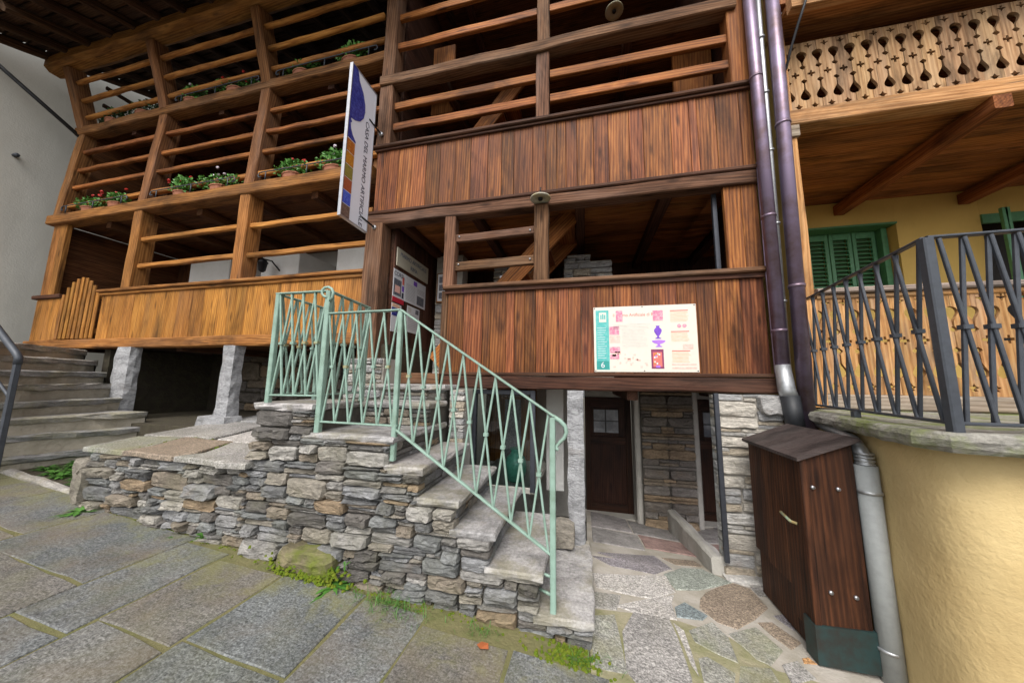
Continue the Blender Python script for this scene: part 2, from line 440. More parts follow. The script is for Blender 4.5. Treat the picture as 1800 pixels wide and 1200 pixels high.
def lathe(name, c, prof, mat, parent=None, n=20):
    V = []; F = []
    for (r, z) in prof:
        for k in range(n):
            t_ = 2 * math.pi * k / n
            V.append((c[0] + r * math.cos(t_), c[1] + r * math.sin(t_), c[2] + z))
    for i in range(len(prof) - 1):
        for k in range(n):
            l = (k + 1) % n
            F.append((i * n + k, i * n + l, (i + 1) * n + l, (i + 1) * n + k))
    F.append(tuple(range(n))[::-1]); F.append(tuple((len(prof) - 1) * n + k for k in range(n)))
    return mk(name, V, F, M[mat], parent, None, True)
def prism(name, poly, o, u, v, n, t0, t1, mat, parent=None):
    """polygon in (u,v) extruded from t0 to t1 along n"""
    o, u, v, n = Vector(o), Vector(u), Vector(v), Vector(n)
    k = len(poly)
    V = [o + u * a + v * b + n * t0 for a, b in poly] + [o + u * a + v * b + n * t1 for a, b in poly]
    F = [tuple(range(k))[::-1], tuple(range(k, 2 * k))] + [(i, (i + 1) % k, k + (i + 1) % k, k + i) for i in range(k)]
    return mk(name, V, F, M[mat] if isinstance(mat, str) else mat, parent)
def rock(name, u0, u1, v0, v1, o, u, v, n, dep, mat, parent, gap=.006, rough=.30, back=-.05):
    """one squared rubble stone filling [u0,u1]x[v0,v1] of a wall face: uneven outline, facetted proud face"""
    o, u, v, n = Vector(o), Vector(u), Vector(v), Vector(n)
    w, h = u1 - u0 - gap, v1 - v0 - gap
    cu, cv = (u0 + u1) / 2, (v0 + v1) / 2
    if w < .01 or h < .01: return None
    m = min(w, h)
    tilt = R.uniform(-.06, .06) * m / max(w, m)
    jx, jy = min(.16 * m, .22 * w), .09 * m
    cs = [(sx_ * w / 2 - sx_ * abs(R.gauss(0, .5)) * jx, sy_ * h / 2 - sy_ * abs(R.gauss(0, .5)) * jy) for sx_, sy_ in ((-1, -1), (1, -1), (1, 1), (-1, 1))]
    out = []
    for e in range(4):
        (xa, ya), (xb, yb) = cs[e], cs[(e + 1) % 4]
        fs = (.10, .38, .66, .92) if (e % 2 == 0 and w > 2 * h) else (.14, .5, .88)
        for f in fs:
            out.append((xa + (xb - xa) * f + R.uniform(-.035, .035) * m, ya + (yb - ya) * f + R.uniform(-.045, .045) * m))
    k = len(out)
    V = []; F = []
    sx, sy = R.uniform(-.25, .25) * dep, R.uniform(-.3, .3) * dep
    def P(x, y, t_):
        return o + u * (cu + x) + v * (cv + y + tilt * x) + n * t_
    for x, y in out: V.append(P(x, y, back))
    for x, y in out: V.append(P(x, y, dep * R.uniform(.45, .95)))
    for x, y in out:
        V.append(P(x * R.uniform(.86, .97), y * R.uniform(.78, .95), dep * R.uniform(.85, 1.1) + sx * x / w * 2 + sy * y / h * 2))
    for x, y in out:
        V.append(P(x * .5 + R.uniform(-.1, .1) * m, y * .42, dep * R.uniform(.85, 1.2) + sx * x / w + sy * y / h))
    for L in range(3):
        for i in range(k):
            j = (i + 1) % k
            F.append((L * k + i, L * k + j, (L + 1) * k + j, (L + 1) * k + i))
    F.append(tuple(3 * k + i for i in range(k)))
    return mk(name, V, F, M[mat], parent)
def rubble(inside, u0, u1, v0, v1, cell=.03, big=.12, wr=(3, 13), hr=(1, 3), seed=1):
    """random rubble bond: greedy packing on a grid; big = share of big blocks"""
    rr = random.Random(seed)
    nx, ny = int(round((u1 - u0) / cell)), int(round((v1 - v0) / cell))
    ok = [[inside(u0 + (i + .5) * cell, v0 + (j + .5) * cell) for i in range(nx)] for j in range(ny)]
    out = []
    for j in range(ny):
        i = 0
        while i < nx:
            if not ok[j][i]: i += 1; continue
            b = rr.random()
            if b < big: w, h = rr.randint(wr[1] - 5, wr[1] + 4), rr.randint(hr[1], hr[1] + 2)
            elif b < .5: w, h = rr.randint(wr[0] + 3, wr[1]), rr.randint(hr[0] + 1, hr[1])
            elif b < .8: w, h = rr.randint(wr[0] + 2, wr[1]), hr[0]
            else: w, h = rr.randint(wr[0], wr[0] + 3), rr.randint(hr[0], hr[1])
            ww = 0
            while ww < w and i + ww < nx and ok[j][i + ww]: ww += 1
            rest = 0
            while i + ww + rest < nx and rest < 2 and ok[j][i + ww + rest]: rest += 1
            if rest == 1: ww += 1
            h = min(h, max(1, int(ww * .45 + .3)))
            hh = 1
            while hh < h and j + hh < ny and all(ok[j + hh][i + q] for q in range(ww)): hh += 1
            for a in range(hh):
                for q in range(ww): ok[j + a][i + q] = False
            out.append((u0 + i * cell, u0 + (i + ww) * cell, v0 + j * cell, v0 + (j + hh) * cell))
            i += ww
    return out
def inpoly(poly):
    def f(x, y):
        c = False; n = len(poly)
        for i in range(n):
            (x1, y1), (x2, y2) = poly[i], poly[(i + 1) % n]
            if (y1 > y) != (y2 > y) and x < (x2 - x1) * (y - y1) / (y2 - y1) + x1: c = not c
        return c
    return f
def wallstones(parent, poly, o, u, v, n, mat='wallstone', dep=(.015, .05), seed=1, cell=.03, big=.12, wr=(3, 13), hr=(1, 3), gap=.006, name='stone'):
    us = [p[0] for p in poly]; vs = [p[1] for p in poly]
    k = 0
    for (a, b, c, d) in rubble(inpoly(poly), min(us), max(us), min(vs), max(vs), cell, big, wr, hr, seed):
        rock(name, a, b, c, d, o, u, v, n, R.uniform(*dep) * (1.2 if (d - c) > 2.5 * cell else 1), mat, parent, gap)
        k += 1
    return k
def slabpoly(name, poly, zf, th, mat, parent, bev=.012, jit=.0, rise=0.0):
    """flagstone: polygon in plan, top at zf(x,y)+rise, softened arris"""
    cx = sum(p[0] for p in poly) / len(poly); cy = sum(p[1] for p in poly) / len(poly)
    # refine edges a little so outlines are not ruler straight
    q = []
    for i, (x, y) in enumerate(poly):
        x2, y2 = poly[(i + 1) % len(poly)]
        L = math.hypot(x2 - x, y2 - y)
        m = max(1, int(L / .16))
        for s_ in range(m):
            f = s_ / m
            q.append((x + (x2 - x) * f + R.uniform(-jit, jit), y + (y2 - y) * f + R.uniform(-jit, jit)))
    k = len(q)
    tx, ty = R.uniform(-.006, .006), R.uniform(-.006, .006)
    z = lambda x, y: zf(x, y) + rise + tx * (x - cx) + ty * (y - cy)
    V = [(x, y, z(x, y) - th) for x, y in q]
    V += [(x, y, z(x, y) - bev + R.uniform(-.003, .001)) for x, y in q]
    def ins(x, y):
        d = math.hypot(x - cx, y - cy) or 1
        return cx + (x - cx) * (1 - bev * 1.3 / d), cy + (y - cy) * (1 - bev * 1.3 / d)
    V += [(*ins(x, y), z(x, y)) for x, y in q]
    V.append((cx, cy, z(cx, cy)))
    F = [tuple(range(k))[::-1]] + [(2 * k + i, 2 * k + (i + 1) % k, 3 * k) for i in range(k)]
    for L in range(2):
        for i in range(k):
            j = (i + 1) % k
            F.append((L * k + i, L * k + j, (L + 1) * k + j, (L + 1) * k + i))
    return mk(name, V, F, M[mat], parent)
def text(name, s, size, o, u, v, mat, parent, align='LEFT', ex=.0008, sx=1.0, fit=None):
    cu = bpy.data.curves.new(name, 'FONT')
    cu.body = s; cu.size = size; cu.align_x = align; cu.extrude = ex
    tmp = bpy.data.objects.new('lettering_source', cu)
    COL.objects.link(tmp)
    bpy.context.view_layer.update()
    me = bpy.data.meshes.new_from_object(tmp.evaluated_get(bpy.context.evaluated_depsgraph_get()))
    bpy.data.objects.remove(tmp); bpy.data.curves.remove(cu)
    me.materials.clear()
    if fit:
        xs_ = [p.co.x for p in me.vertices]
        sx = fit / (max(xs_) - min(xs_))
    u, v = Vector(u).normalized(), Vector(v).normalized()
    n = u.cross(v)
    u = u * sx
    mw = Matrix(((u.x, v.x, n.x, o[0]), (u.y, v.y, n.y, o[1]), (u.z, v.z, n.z, o[2]), (0, 0, 0, 1)))
    return link(name, me, M[mat], parent, mw)
def panel(name, a, b, c, d, o, u, v, n, mat, parent, t0=0.0, t1=.002):
    return prism(name, [(a, c), (b, c), (b, d), (a, d)], o, u, v, n, t0, t1, mat, parent)
X, Y, Z = Vector((1, 0, 0)), Vector((0, 1, 0)), Vector((0, 0, 1))

# ------------------------------------------------------------------ setting: ground, street, forecourt
gz = lambda x, y: -.019 - .0785 * (x - .017)
V = []
for y, dz in ((-60, -.06), (2.45, -.06), (2.5, -1.2), (60, -1.2)):
    V += [(x, y, gz(x, y) + dz) for x in (-60, 60)]
g = mk('ground', V, [(0, 1, 3, 2), (2, 3, 5, 4), (4, 5, 7, 6)], M['soilshade'])
tag(g, kind='structure')
bed = [(-7.2, -1.2), (2.6, -1.2), (2.6, 2.0), (.02, 2.02), (.02, 2.2), (-2.2, 2.24), (-4.8, 2.3), (-7.2, 2.5)]
street = mk('street', [(x, y, gz(x, y) - .006) for x, y in bed], [tuple(range(len(bed)))], M['bed'])
tag(street, kind='structure')
JX = [-7.0, -6.25, -5.4, -4.44, -3.25, -2.78, -2.2, -1.5, -1.04, -.46, .12, .62, 1.2, 1.75, 2.4]
ends = [2.42, 2.36, 2.34, 2.2, 2.13, 2.07, 2.13, 2.1, 2.03, 2.05, 1.98, 1.92, 1.9, 1.9]
cross = {4: [1.30, .55, -.2], 3: [1.57, .7, -.1], 5: [1.42, .4, -.5], 6: [1.475, .5, -.3], 7: [1.1, .1], 8: [1.35, .3, -.4], 9: [1.1, .2], 2: [1.75, .9, 0], 1: [1.4, .4], 0: [1.7, .8], 10: [1.3, .3], 11: [1.0, .1], 12: [1.2, .2], 13: [1.0, .0]}
for i in range(len(JX) - 1):
    cuts = [-1.15] + sorted(cross.get(i, [])) + [ends[i]]
    for a, b in zip(cuts[:-1], cuts[1:]):
        gp = .010
        x0, x1 = JX[i] + gp, JX[i + 1] - gp
        slabpoly('paving_slab', [(x0 + R.uniform(-.008, .008), a + gp), (x1 + R.uniform(-.008, .008), a + gp), (x1 + R.uniform(-.01, .01), b - gp + R.uniform(-.02, .02)), (x0 + R.uniform(-.01, .01), b - gp + R.uniform(-.02, .02))], gz, .03, 'slab', street, .005, .007, R.uniform(-.002, .003))

def fz(x, y):
    z = gz(x, y)
    return z if y < 3.33 else z - .185 * (y - 3.33)
V = []; F = []
xs = [.0, .4, .8, 1.25, 1.75, 2.2]; ys = [1.95, 2.3, 2.7, 3.1, 3.33, 3.6, 4.3, 5.5]
for y in ys:
    for x in xs: V.append((x, y, fz(x, y) - .006))
for j in range(len(ys) - 1):
    for i in range(len(xs) - 1):
        a = j * len(xs) + i
        F.append((a, a + 1, a + 1 + len(xs), a + len(xs)))
fore = mk('forecourt', V, F, M['cement'])
tag(fore, kind='structure')
fm = mk('mossy_joint', [(x, y, gz(x, y) - .0035) for x, y in ((.01, 1.97), (1.3, 1.97), (1.36, 2.42), (1.1, 2.43), (.93, 2.62), (.62, 2.66), (.3, 2.62), (.01, 2.56))], [tuple(range(8))], M['sandjoint'], fore)
flags = [
 ('flag', [(.23, 2.41), (.34, 2.63), (.56, 2.64), (.56, 2.48), (.56, 2.2), (.55, 2.14), (.28, 2.05), (.22, 2.13)]),
 ('flagbrown', [(.88, 2.99), (.95, 3.09), (1.22, 3.3), (1.33, 3.26), (1.35, 3.07), (1.18, 2.89), (1.02, 2.74), (.91, 2.76), (.85, 2.88)]),
 ('flaggreen', [(.67, 3.23), (.86, 3.43), (1.04, 3.52), (1.2, 3.33), (.9, 3.12), (.72, 3.06)]),
 ('flagpurple', [(.07, 3.28), (.13, 3.41), (.64, 3.64), (.73, 3.36), (.56, 3.21), (.21, 3.2)]),
 ('flagbrown', [(.73, 3.65), (1.06, 3.77), (1.08, 3.63), (.83, 3.52)]),
 ('flagblue', [(.64, 2.81), (.73, 2.89), (.84, 2.8), (.8, 2.73), (.63, 2.71)]),
 ('flagpale', [(.06, 2.99), (.65, 3.19), (.67, 2.99), (.48, 2.85), (.1, 2.83)]),
 ('flag', [(.03, 2.74), (.24, 2.79), (.2, 2.62), (.05, 2.59)]),
 ('flagpale', [(.22, 2.66), (.44, 2.81), (.66, 2.94), (.61, 2.84), (.6, 2.68), (.35, 2.645)]),
 ('flagbrown', [(1.21, 2.84), (1.31, 2.89), (1.4, 2.74), (1.29, 2.66), (1.24, 2.74)]),
 ('flagpurple', [(1.37, 2.98), (1.46, 3.03), (1.52, 2.96), (1.43, 2.86)]),
 ('flagmoss', [(.95, 2.65), (1.16, 2.78), (1.22, 2.62), (1.08, 2.47), (1.02, 2.49)]),
 ('flagmoss', [(.67, 2.59), (.86, 2.72), (.91, 2.61), (.89, 2.42), (.78, 2.44), (.68, 2.5)]),
 ('flagmoss', [(.66, 2.36), (.71, 2.39), (.83, 2.32), (.8, 2.23), (.63, 2.12)]),
 ('flagmoss', [(.03, 2.48), (.18, 2.54), (.2, 2.38), (.2, 2.11), (.1, 2.09), (.03, 2.10)]),
 ('flagpale', [(.585, 2.62), (.64, 2.57), (.61, 2.24), (.59, 2.3)]),
 ('flagrust', [(1.32, 2.6), (1.37, 2.62), (1.39, 2.57), (1.31, 2.56)]),
 ('flag', [(1.37, 3.34), (1.55, 3.38), (1.52, 3.27), (1.38, 3.21)]),
 ('flagmoss', [(.9, 2.39), (1.07, 2.42), (1.06, 2.31), (.81, 2.2)]),
 ('flag', [(1.16, 2.49), (1.27, 2.55), (1.31, 2.44), (1.14, 2.35)]),
 ('flagmoss', [(.86, 2.15), (1.1, 2.26), (1.3, 2.36), (1.45, 2.3), (1.3, 2.1), (.9, 2.0)]),
]
for m_, p_ in flags:
    cx_ = sum(p[0] for p in p_) / len(p_); cy_ = sum(p[1] for p in p_) / len(p_)
    p_ = [(cx_ + (x - cx_) * 1.09, cy_ + (y - cy_) * 1.09) for x, y in p_]
    slabpoly('flagstone', p_, fz, .02, m_, fore, .005, .008, R.uniform(-.003, .003))
for (x0, x1, y0, y1, m_) in ((.06, .60, 3.72, 4.35, 'floorin'), (.62, 1.16, 3.88, 4.4, 'floorred'), (.06, .56, 4.38, 5.3, 'floorin'), (.58, 1.16, 4.42, 5.1, 'floorin')):
    slabpoly('floor_slab', [(x0, y0), (x1, y0 + .05), (x1, y1), (x0, y1)], fz, .02, m_, fore, .005, .005, .004)

# moss strip along the wall foot (uncountable): small tufts joined
def mossmesh(name, spots, label):
    V = []; F = []
    for (x, y, z, r, h) in spots:
        b = len(V); k = 7
        for i in range(k):
            a = 2 * math.pi * i / k + R.random()
            V.append((x + r * math.cos(a) * R.uniform(.6, 1.2), y + r * math.sin(a) * R.uniform(.6, 1.2), z - .004))
        for i in range(k):
            a = 2 * math.pi * i / k + R.random()
            V.append((x + .55 * r * math.cos(a), y + .55 * r * math.sin(a), z + h * R.uniform(.6, 1)))
        V.append((x, y, z + h))
        for i in range(k):
            j = (i + 1) % k
            F.append((b + i, b + j, b + k + j, b + k + i)); F.append((b + k + i, b + k + j, b + 2 * k))
    o = mk(name, V, F, M['moss'])
    return tag(o, label, 'moss', None, 'stuff')
sp = []
for _ in range(520):
    x = R.uniform(-4.7, .05); y = 2.21 - abs(R.gauss(0, .035)) - (.02 if x > -2 else 0)
    if R.random() < .35 + .5 * (math.sin(x * 3.1) > .2): sp.append((x, y, gz(x, y) - .008, R.uniform(.006, .018), R.uniform(.004, .012)))
for _ in range(170):
    x = R.gauss(-.12, .10); y = R.uniform(2.02, 2.18)
    sp.append((x, y, gz(x, y) - .006, R.uniform(.008, .02), R.uniform(.006, .018)))
for _ in range(260):
    x = R.gauss(-2.02, .16); h_ = R.uniform(0, .12)
    sp.append((x, 2.10 - .03 * R.random() + h_ * .25, gz(x, 2.1) - .008 + h_, R.uniform(.010, .022), R.uniform(.006, .016)))
mossmesh('moss', sp, 'green moss growing along the foot of the stone stair wall')

# ------------------------------------------------------------------ stone staircase with landing
SY = 2.2
st = thing('stone_staircase', (-1, 2.7, gz(-1, 2.7)), 'rubble stone staircase with slab treads climbing to the gallery entrance', 'staircase')
steps = [(.033, .124), (-.284, .353), (-.618, .564), (-.88, .751), (-1.168, .960), (-1.43, 1.165)]
noses = [s[0] for s in steps] + [-2.2]
TH = .055
def tread(x0, x1, y0, y1, z, mat='tread', th=TH, name='tread', par=None, rag=.012):
    """slab with a ragged split front edge (towards -Y) and nose (towards +X)"""
    pts = []
    nx = max(2, int((x1 - x0) / .09)); ny = max(2, int((y1 - y0) / .12))
    for i in range(nx): pts.append((x0 + (x1 - x0) * i / nx, y0))
    for i in range(ny): pts.append((x1, y0 + (y1 - y0) * i / ny))
    pts.append((x1, y1)); pts.append((x0, y1))
    k = len(pts); V = []
    for lv, (dz, ins) in enumerate(((-th, .012), (-th * .6, 0), (-.010, .002), (0, .014))):
        for (x, y) in pts:
            jx = R.uniform(-rag, rag * .3) if lv < 3 and x >= x1 - .001 else 0
            jy = R.uniform(-rag * .3, rag) if lv < 3 and y <= y0 + .001 else 0
            V.append((x + jx - (ins if x >= x1 - .001 else 0), y + jy + (ins if y <= y0 + .001 else 0), z + dz + (R.uniform(-.006, .006) if lv in (0, 1) else R.uniform(-.0015, .0015))))
    F = [tuple(range(k))[::-1], tuple(3 * k + i for i in range(k))]
    for L in range(3):
        for i in range(k):
            j = (i + 1) % k
            F.append((L * k + i, L * k + j, (L + 1) * k + j, (L + 1) * k + i))
    return mk(name, V, F, M[mat], par or st)
for i, (nx_, z) in enumerate(steps):
    back = noses[i + 1] - .06
    tread(back, nx_ + .012, SY - .015, 3.16 if i else 3.05, z)
# side tread of the bottom step runs on under the pillar
tread(-.30, .03, 3.05, 3.24, .121, name='tread')
# landing platform on the left and the upper flight
tread(-2.80, -2.17, SY - .02, 2.84, 1.39, rag=.02)
tread(-2.17, -1.42, 2.74, 3.14, 1.388)
tread(-2.45, -1.42, 3.08, 3.42, 1.555)
# core body (mortar) behind the facing stones
prof = [(-2.76, -.1), (.0, -.1), (.0, steps[0][1] - TH)]
for i in range(len(steps)):
    z = steps[i][1] - TH + .004
    if i: prof.append((noses[i] - .05, steps[i - 1][1] - TH + .004)); prof.append((noses[i] - .05, z))
prof += [(-2.2, steps[-1][1] - TH), (-2.2, 1.33), (-2.76, 1.33)]
prism('core', prof, (0, SY + .045, 0), X, Z, Y, 0, .90, 'mortar', st)
box('core', -2.74, -1.46, 2.82, 3.5, .2, 1.33, 'mortar', st)
box('core', -2.42, -1.46, 3.14, 3.5, 1.33, 1.498, 'mortar', st)
# facing stones, front wall
poly = [(-2.78, gz(-2.78, 0) - .04), (.02, gz(0, 0) - .04), (.02, steps[0][1] - TH)]
for i in range(1, len(steps)):
    poly.append((noses[i] - .03, steps[i - 1][1] - TH)); poly.append((noses[i] - .03, steps[i][1] - TH))
    if i == 5: break
poly += [(-2.19, steps[-1][1] - TH), (-2.19, 1.335), (-2.78, 1.335)]
nst = wallstones(st, poly, (0, SY + .045, 0), X, Z, -Y, 'wallstone', (.035, .07), 13, .024, .17, (5, 15), (1, 4), .004)
# left flank of the platform above the terrace
wallstones(st, [(2.24, .86), (2.85, .86), (2.85, 1.335), (2.24, 1.335)], (-2.74, 0, 0), Y, Z, -X, 'wallstone', (.02, .05), 5, .04, .2, (3, 9), (1, 3))
# risers, facing +X
for i, (nx_, z) in enumerate(steps):
    zb = steps[i - 1][1] if i else gz(0, 2.5) - .02
    wallstones(st, [(SY + .05, zb), (3.1, zb), (3.1, z - TH), (SY + .05, z - TH)], (nx_ - .055 if i else -.02, 0, 0), Y, Z, X, 'wallstone', (.012, .028), 30 + i, .038, .2, (4, 10), (1, 2), .006)
# risers of upper flight, facing -Y
wallstones(st, [(-2.17, 1.165), (-1.44, 1.165), (-1.44, 1.335), (-2.17, 1.335)], (0, 2.80, 0), X, Z, -Y, 'wallstone', (.012, .03), 41, .04, .2, (4, 9), (1, 2))
wallstones(st, [(-2.17, 1.39), (-1.44, 1.39), (-1.44, 1.5), (-2.17, 1.5)], (0, 3.14, 0), X, Z, -Y, 'wallstone', (.012, .025), 42, .04, .2, (4, 9), (1, 2))
# rough masonry flanking the upper flight under the gallery
box('core', -1.42, -1.27, 3.2, 3.46, .2, 1.5, 'lightmortar', st)
wallstones(st, [(-1.42, .75), (-1.25, .75), (-1.25, 1.5), (-1.42, 1.5)], (0, 3.2, 0), X, Z, -Y, 'palestone', (.015, .035), 43, .035, .2, (3, 7), (1, 3))
box('core', -2.70, -2.2, 3.12, 3.46, 1.33, 1.84, 'lightmortar', st)
wallstones(st, [(-2.70, 1.39), (-2.2, 1.39), (-2.2, 1.84), (-2.70, 1.84)], (0, 3.12, 0), X, Z, -Y, 'palestone', (.015, .04), 44, .035, .2, (3, 8), (1, 3))
# one mossed block low in the wall
bk = rock('stone', -2.32, -1.80, gz(-2, 0) - .05, gz(-2, 0) + .19, (0, SY - .01, 0), X, Z, -Y, .10, 'mossblock', st, .01)
tag(bk, 'big moss-covered block at the foot of the wall')
blk = rock('stone', -.36, -.10, .12, .34, (0, 3.06, 0), X, Z, -Y, .06, 'wallstone', st, .01, back=-.12)

# ------------------------------------------------------------------ low terrace
tr = thing('stone_terrace', (-3.8, 2.8, gz(-3.8, 2.8)), 'low dry-stone terrace topped with big flagstones beside the staircase', 'terrace')
tz = lambda x, y: .90 + .07 * max(0, y - 2.2)
prism('core', [(-4.78, 0.0), (-2.77, 0.0), (-2.77, .845), (-4.78, .845)], (0, SY + .06, 0), X, Z, Y, 0, 2.9, 'mortar', tr)
wallstones(tr, [(-4.80, gz(-4.8, 0) - .03), (-2.78, gz(-2.78, 0) - .03), (-2.78, .855), (-4.80, .855)], (0, SY + .06, 0), X, Z, -Y, 'wallstone', (.035, .08), 24, .025, .2, (5, 15), (1, 4), .004)
rock('stone', -4.98, -4.76, gz(-4.9, 0) - .03, .80, (0, SY + .06, 0), X, Z, -Y, .09, 'wallstone', tr, .01, back=-.25)
for p_, m_ in (([(-4.92, 2.20), (-4.32, 2.18), (-4.28, 2.36), (-4.40, 2.74), (-5.0, 2.66)], 'flagmoss'), ([(-4.29, 2.18), (-3.58, 2.14), (-3.5, 2.28), (-3.62, 2.66), (-4.36, 2.72), (-4.25, 2.36)], 'flagbrown'), ([(-3.55, 2.14), (-3.02, 2.11), (-2.86, 2.2), (-2.78, 2.56), (-3.58, 2.64), (-3.46, 2.28)], 'flag'), ([(-2.98, 2.08), (-2.70, 2.10), (-2.70, 2.5), (-2.75, 2.55), (-2.82, 2.2)], 'flag'), ([(-5.0, 2.70), (-4.0, 2.75), (-4.1, 3.5), (-5.0, 3.5)], 'flag'), ([(-3.95, 2.74), (-2.78, 2.62), (-2.78, 3.4), (-4.02, 3.5)], 'flagpale'), ([(-5.0, 3.54), (-2.78, 3.54), (-2.78, 5.1), (-5.0, 5.1)], 'flag')):
    slabpoly('flagstone', p_, tz, .045, m_, tr, .008, .018, R.uniform(-.004, .006))
sp = []
for (x0, y0, x1, y1) in ((-4.30, 2.2, -4.38, 2.7), (-3.54, 2.2, -3.6, 2.66), (-2.9, 2.14, -2.8, 2.5), (-3.6, 2.66, -4.3, 2.73), (-3.5, 2.65, -2.8, 2.58)):
    for _ in range(38):
        f = R.random()
        x, y = x0 + (x1 - x0) * f + R.gauss(0, .008), y0 + (y1 - y0) * f + R.gauss(0, .008)
        sp.append((x, y, tz(x, y) - .012, R.uniform(.008, .016), R.uniform(.006, .014)))
mossmesh('moss', sp, 'yellow-green moss in the joints of the terrace flagstones')

# ------------------------------------------------------------------ worn steps on the left
ls = thing('stone_steps', (-7, 2.4, .5), 'wide worn stone steps climbing beside the off-white wall', 'steps')
NZ = [(.655, (-6.20, 3.35), (-6.45, 2.3)), (.89, (-6.18, 3.42), (-6.56, 2.3)), (1.09, (-6.32, 3.42), (-6.63, 2.3)), (1.28, (-6.90, 3.42), (-6.66, 2.3)), (1.49, (-7.15, 3.42), (-6.72, 2.3)), (1.665, (-7.35, 3.42), (-6.80, 2.3)), (1.85, (-7.62, 3.42), (-6.90, 2.3)), (2.02, (-7.98, 3.44), (-7.02, 2.3))]
for i, (z, a, b) in enumerate(NZ):
    d = (b[0] - a[0]) / (b[1] - a[1])
    n_ = 16; y0, y1 = .9, a[1]
    pts = []
    for k in range(n_ + 1):
        y = y0 + (y1 - y0) * k / n_
        pts.append((a[0] + d * (y - a[1]), y))
    V = []; F = []
    th = .07
    for lv, (dz, off) in enumerate(((-.26, -.05), (-th - .01, -.045), (-th, .0), (-.015, .008), (0, -.012))):
        for (x, y) in pts:
            V.append((x + off + R.uniform(-.03, .02), y, z + dz + (R.uniform(-.02, .014) if lv in (1, 2) else R.uniform(-.007, .006))))
    m_ = n_ + 1
    for L in range(4):
        for k in range(n_): F.append((L * m_ + k + 1, L * m_ + k, (L + 1) * m_ + k, (L + 1) * m_ + k + 1))
    b0 = len(V)
    for (x, y) in pts: V.append((-10.4, y, z + R.uniform(-.003, .003)))
    for k in range(n_): F.append((4 * m_ + k + 1, 4 * m_ + k, b0 + k, b0 + k + 1))
    # far end face
    V.append((-10.4, y1, z - .26)); V.append((pts[-1][0] - .05, y1, z - .26))
    F.append((4 * m_ + n_, b0 + n_, len(V) - 2, len(V) - 1))
    F.append(tuple([L * m_ + n_ for L in range(5)]))
    so__ = mk('step', V, F, M['oldstep'], ls)
    so__.data.materials.append(M['riser'])
    for q_ in range(n_): so__.data.polygons[q_].material_index = 1
box('core', -10.4, -8.1, .9, 3.46, .3, 1.74, 'stucco', ls)
lk = mk('kerb', *beam_mesh(2.25, .09, .14, .03, .010, 12), M['oldstep'], None, frame((-7.15, 2.38, .505), (-4.93, 2.33, .345))[0])
tag(lk, kind='structure')
so = mk('planting_soil', [(-7.1, 2.42, .545), (-4.93, 2.37, .40), (-4.93, 3.4, .42), (-7.1, 3.4, .56)], [(0, 1, 2, 3)], M['soilshade'])
tag(so, kind='structure')

# ------------------------------------------------------------------ dark timber house (centre)
YF = 3.5
th = thing('timber_house', (-.5, 4.4, .1), 'dark brown timber gallery house raised on stone pillars, boarded parapets', 'house')
def planks(parent, xs, y, z0, z1, mat, t=.03, name='plank', j=.004):
    for a, b in zip(xs[:-1], xs[1:]):
        yy = y + R.uniform(-j, j)
        beam(name, ((a + b) / 2, yy, z0), ((a + b) / 2, yy, z1), b - a - .003, t, mat, parent, (0, -1, 0), .004)
UX = [-2.77, -2.66, -2.43, -2.23, -2.01, -1.81, -1.59, -1.38, -1.15, -.97, -.81, -.57, -.41, -.28, -.17, -.04, .15, .32, .55, .70, .99, 1.18, 1.26, 1.44, 1.67, 1.78]
LX = [-1.62, -1.41, -1.17, -1.07, -.88, -.78, -.66, -.53, -.44, -.27, -.16, -.02, .13, .32, .51, .73, .96, 1.14, 1.32, 1.54, 1.75]
# upper parapet
pu = beam('parapet_cap', (-2.80, 3.49, 4.80), (1.80, 3.49, 4.80), .13, .05, 'trim', th, (0, 0, 1), .012, .002, 12)
tag(pu, 'dark moulded cap of the upper boarded parapet')
box('cap_moulding', -2.79, 1.79, 3.455, 3.52, 4.745, 4.772, 'trim', pu)
planks(pu, UX, 3.50, 3.85, 4.746, 'panel')
box('bottom_moulding', -2.80, 1.79, 3.43, 3.53, 3.80, 3.848, 'trim', pu, bev=.012)
beam('beam', (-2.82, 3.53, 3.73), (1.79, 3.53, 3.73), .17, .14, 'beam', th, wob=.006, seg=14, bev=.012)
# lower parapet
pl = beam('parapet_cap', (-1.66, 3.48, 2.725), (1.77, 3.48, 2.725), .14, .05, 'beam', th, bev=.012, wob=.002, seg=10)
tag(pl, 'worn cap of the lower boarded parapet carrying the information board')
box('cap_moulding', -1.65, 1.76, 3.45, 3.52, 2.652, 2.698, 'trim', pl)
planks(pl, LX, 3.50, 1.70, 2.652, 'panel')
box('bottom_moulding', -1.66, 1.77, 3.44, 3.53, 1.662, 1.70, 'trim', pl, bev=.008)
beam('beam', (-1.66, 3.53, 1.587), (1.78, 3.53, 1.587), .17, .14, 'trim', th, wob=.006, seg=12, bev=.012)
beam('sill_beam', (-2.62, 3.52, 1.62), (-1.68, 3.52, 1.62), .16, .13, 'beam', th, wob=.006, seg=4, bev=.012)
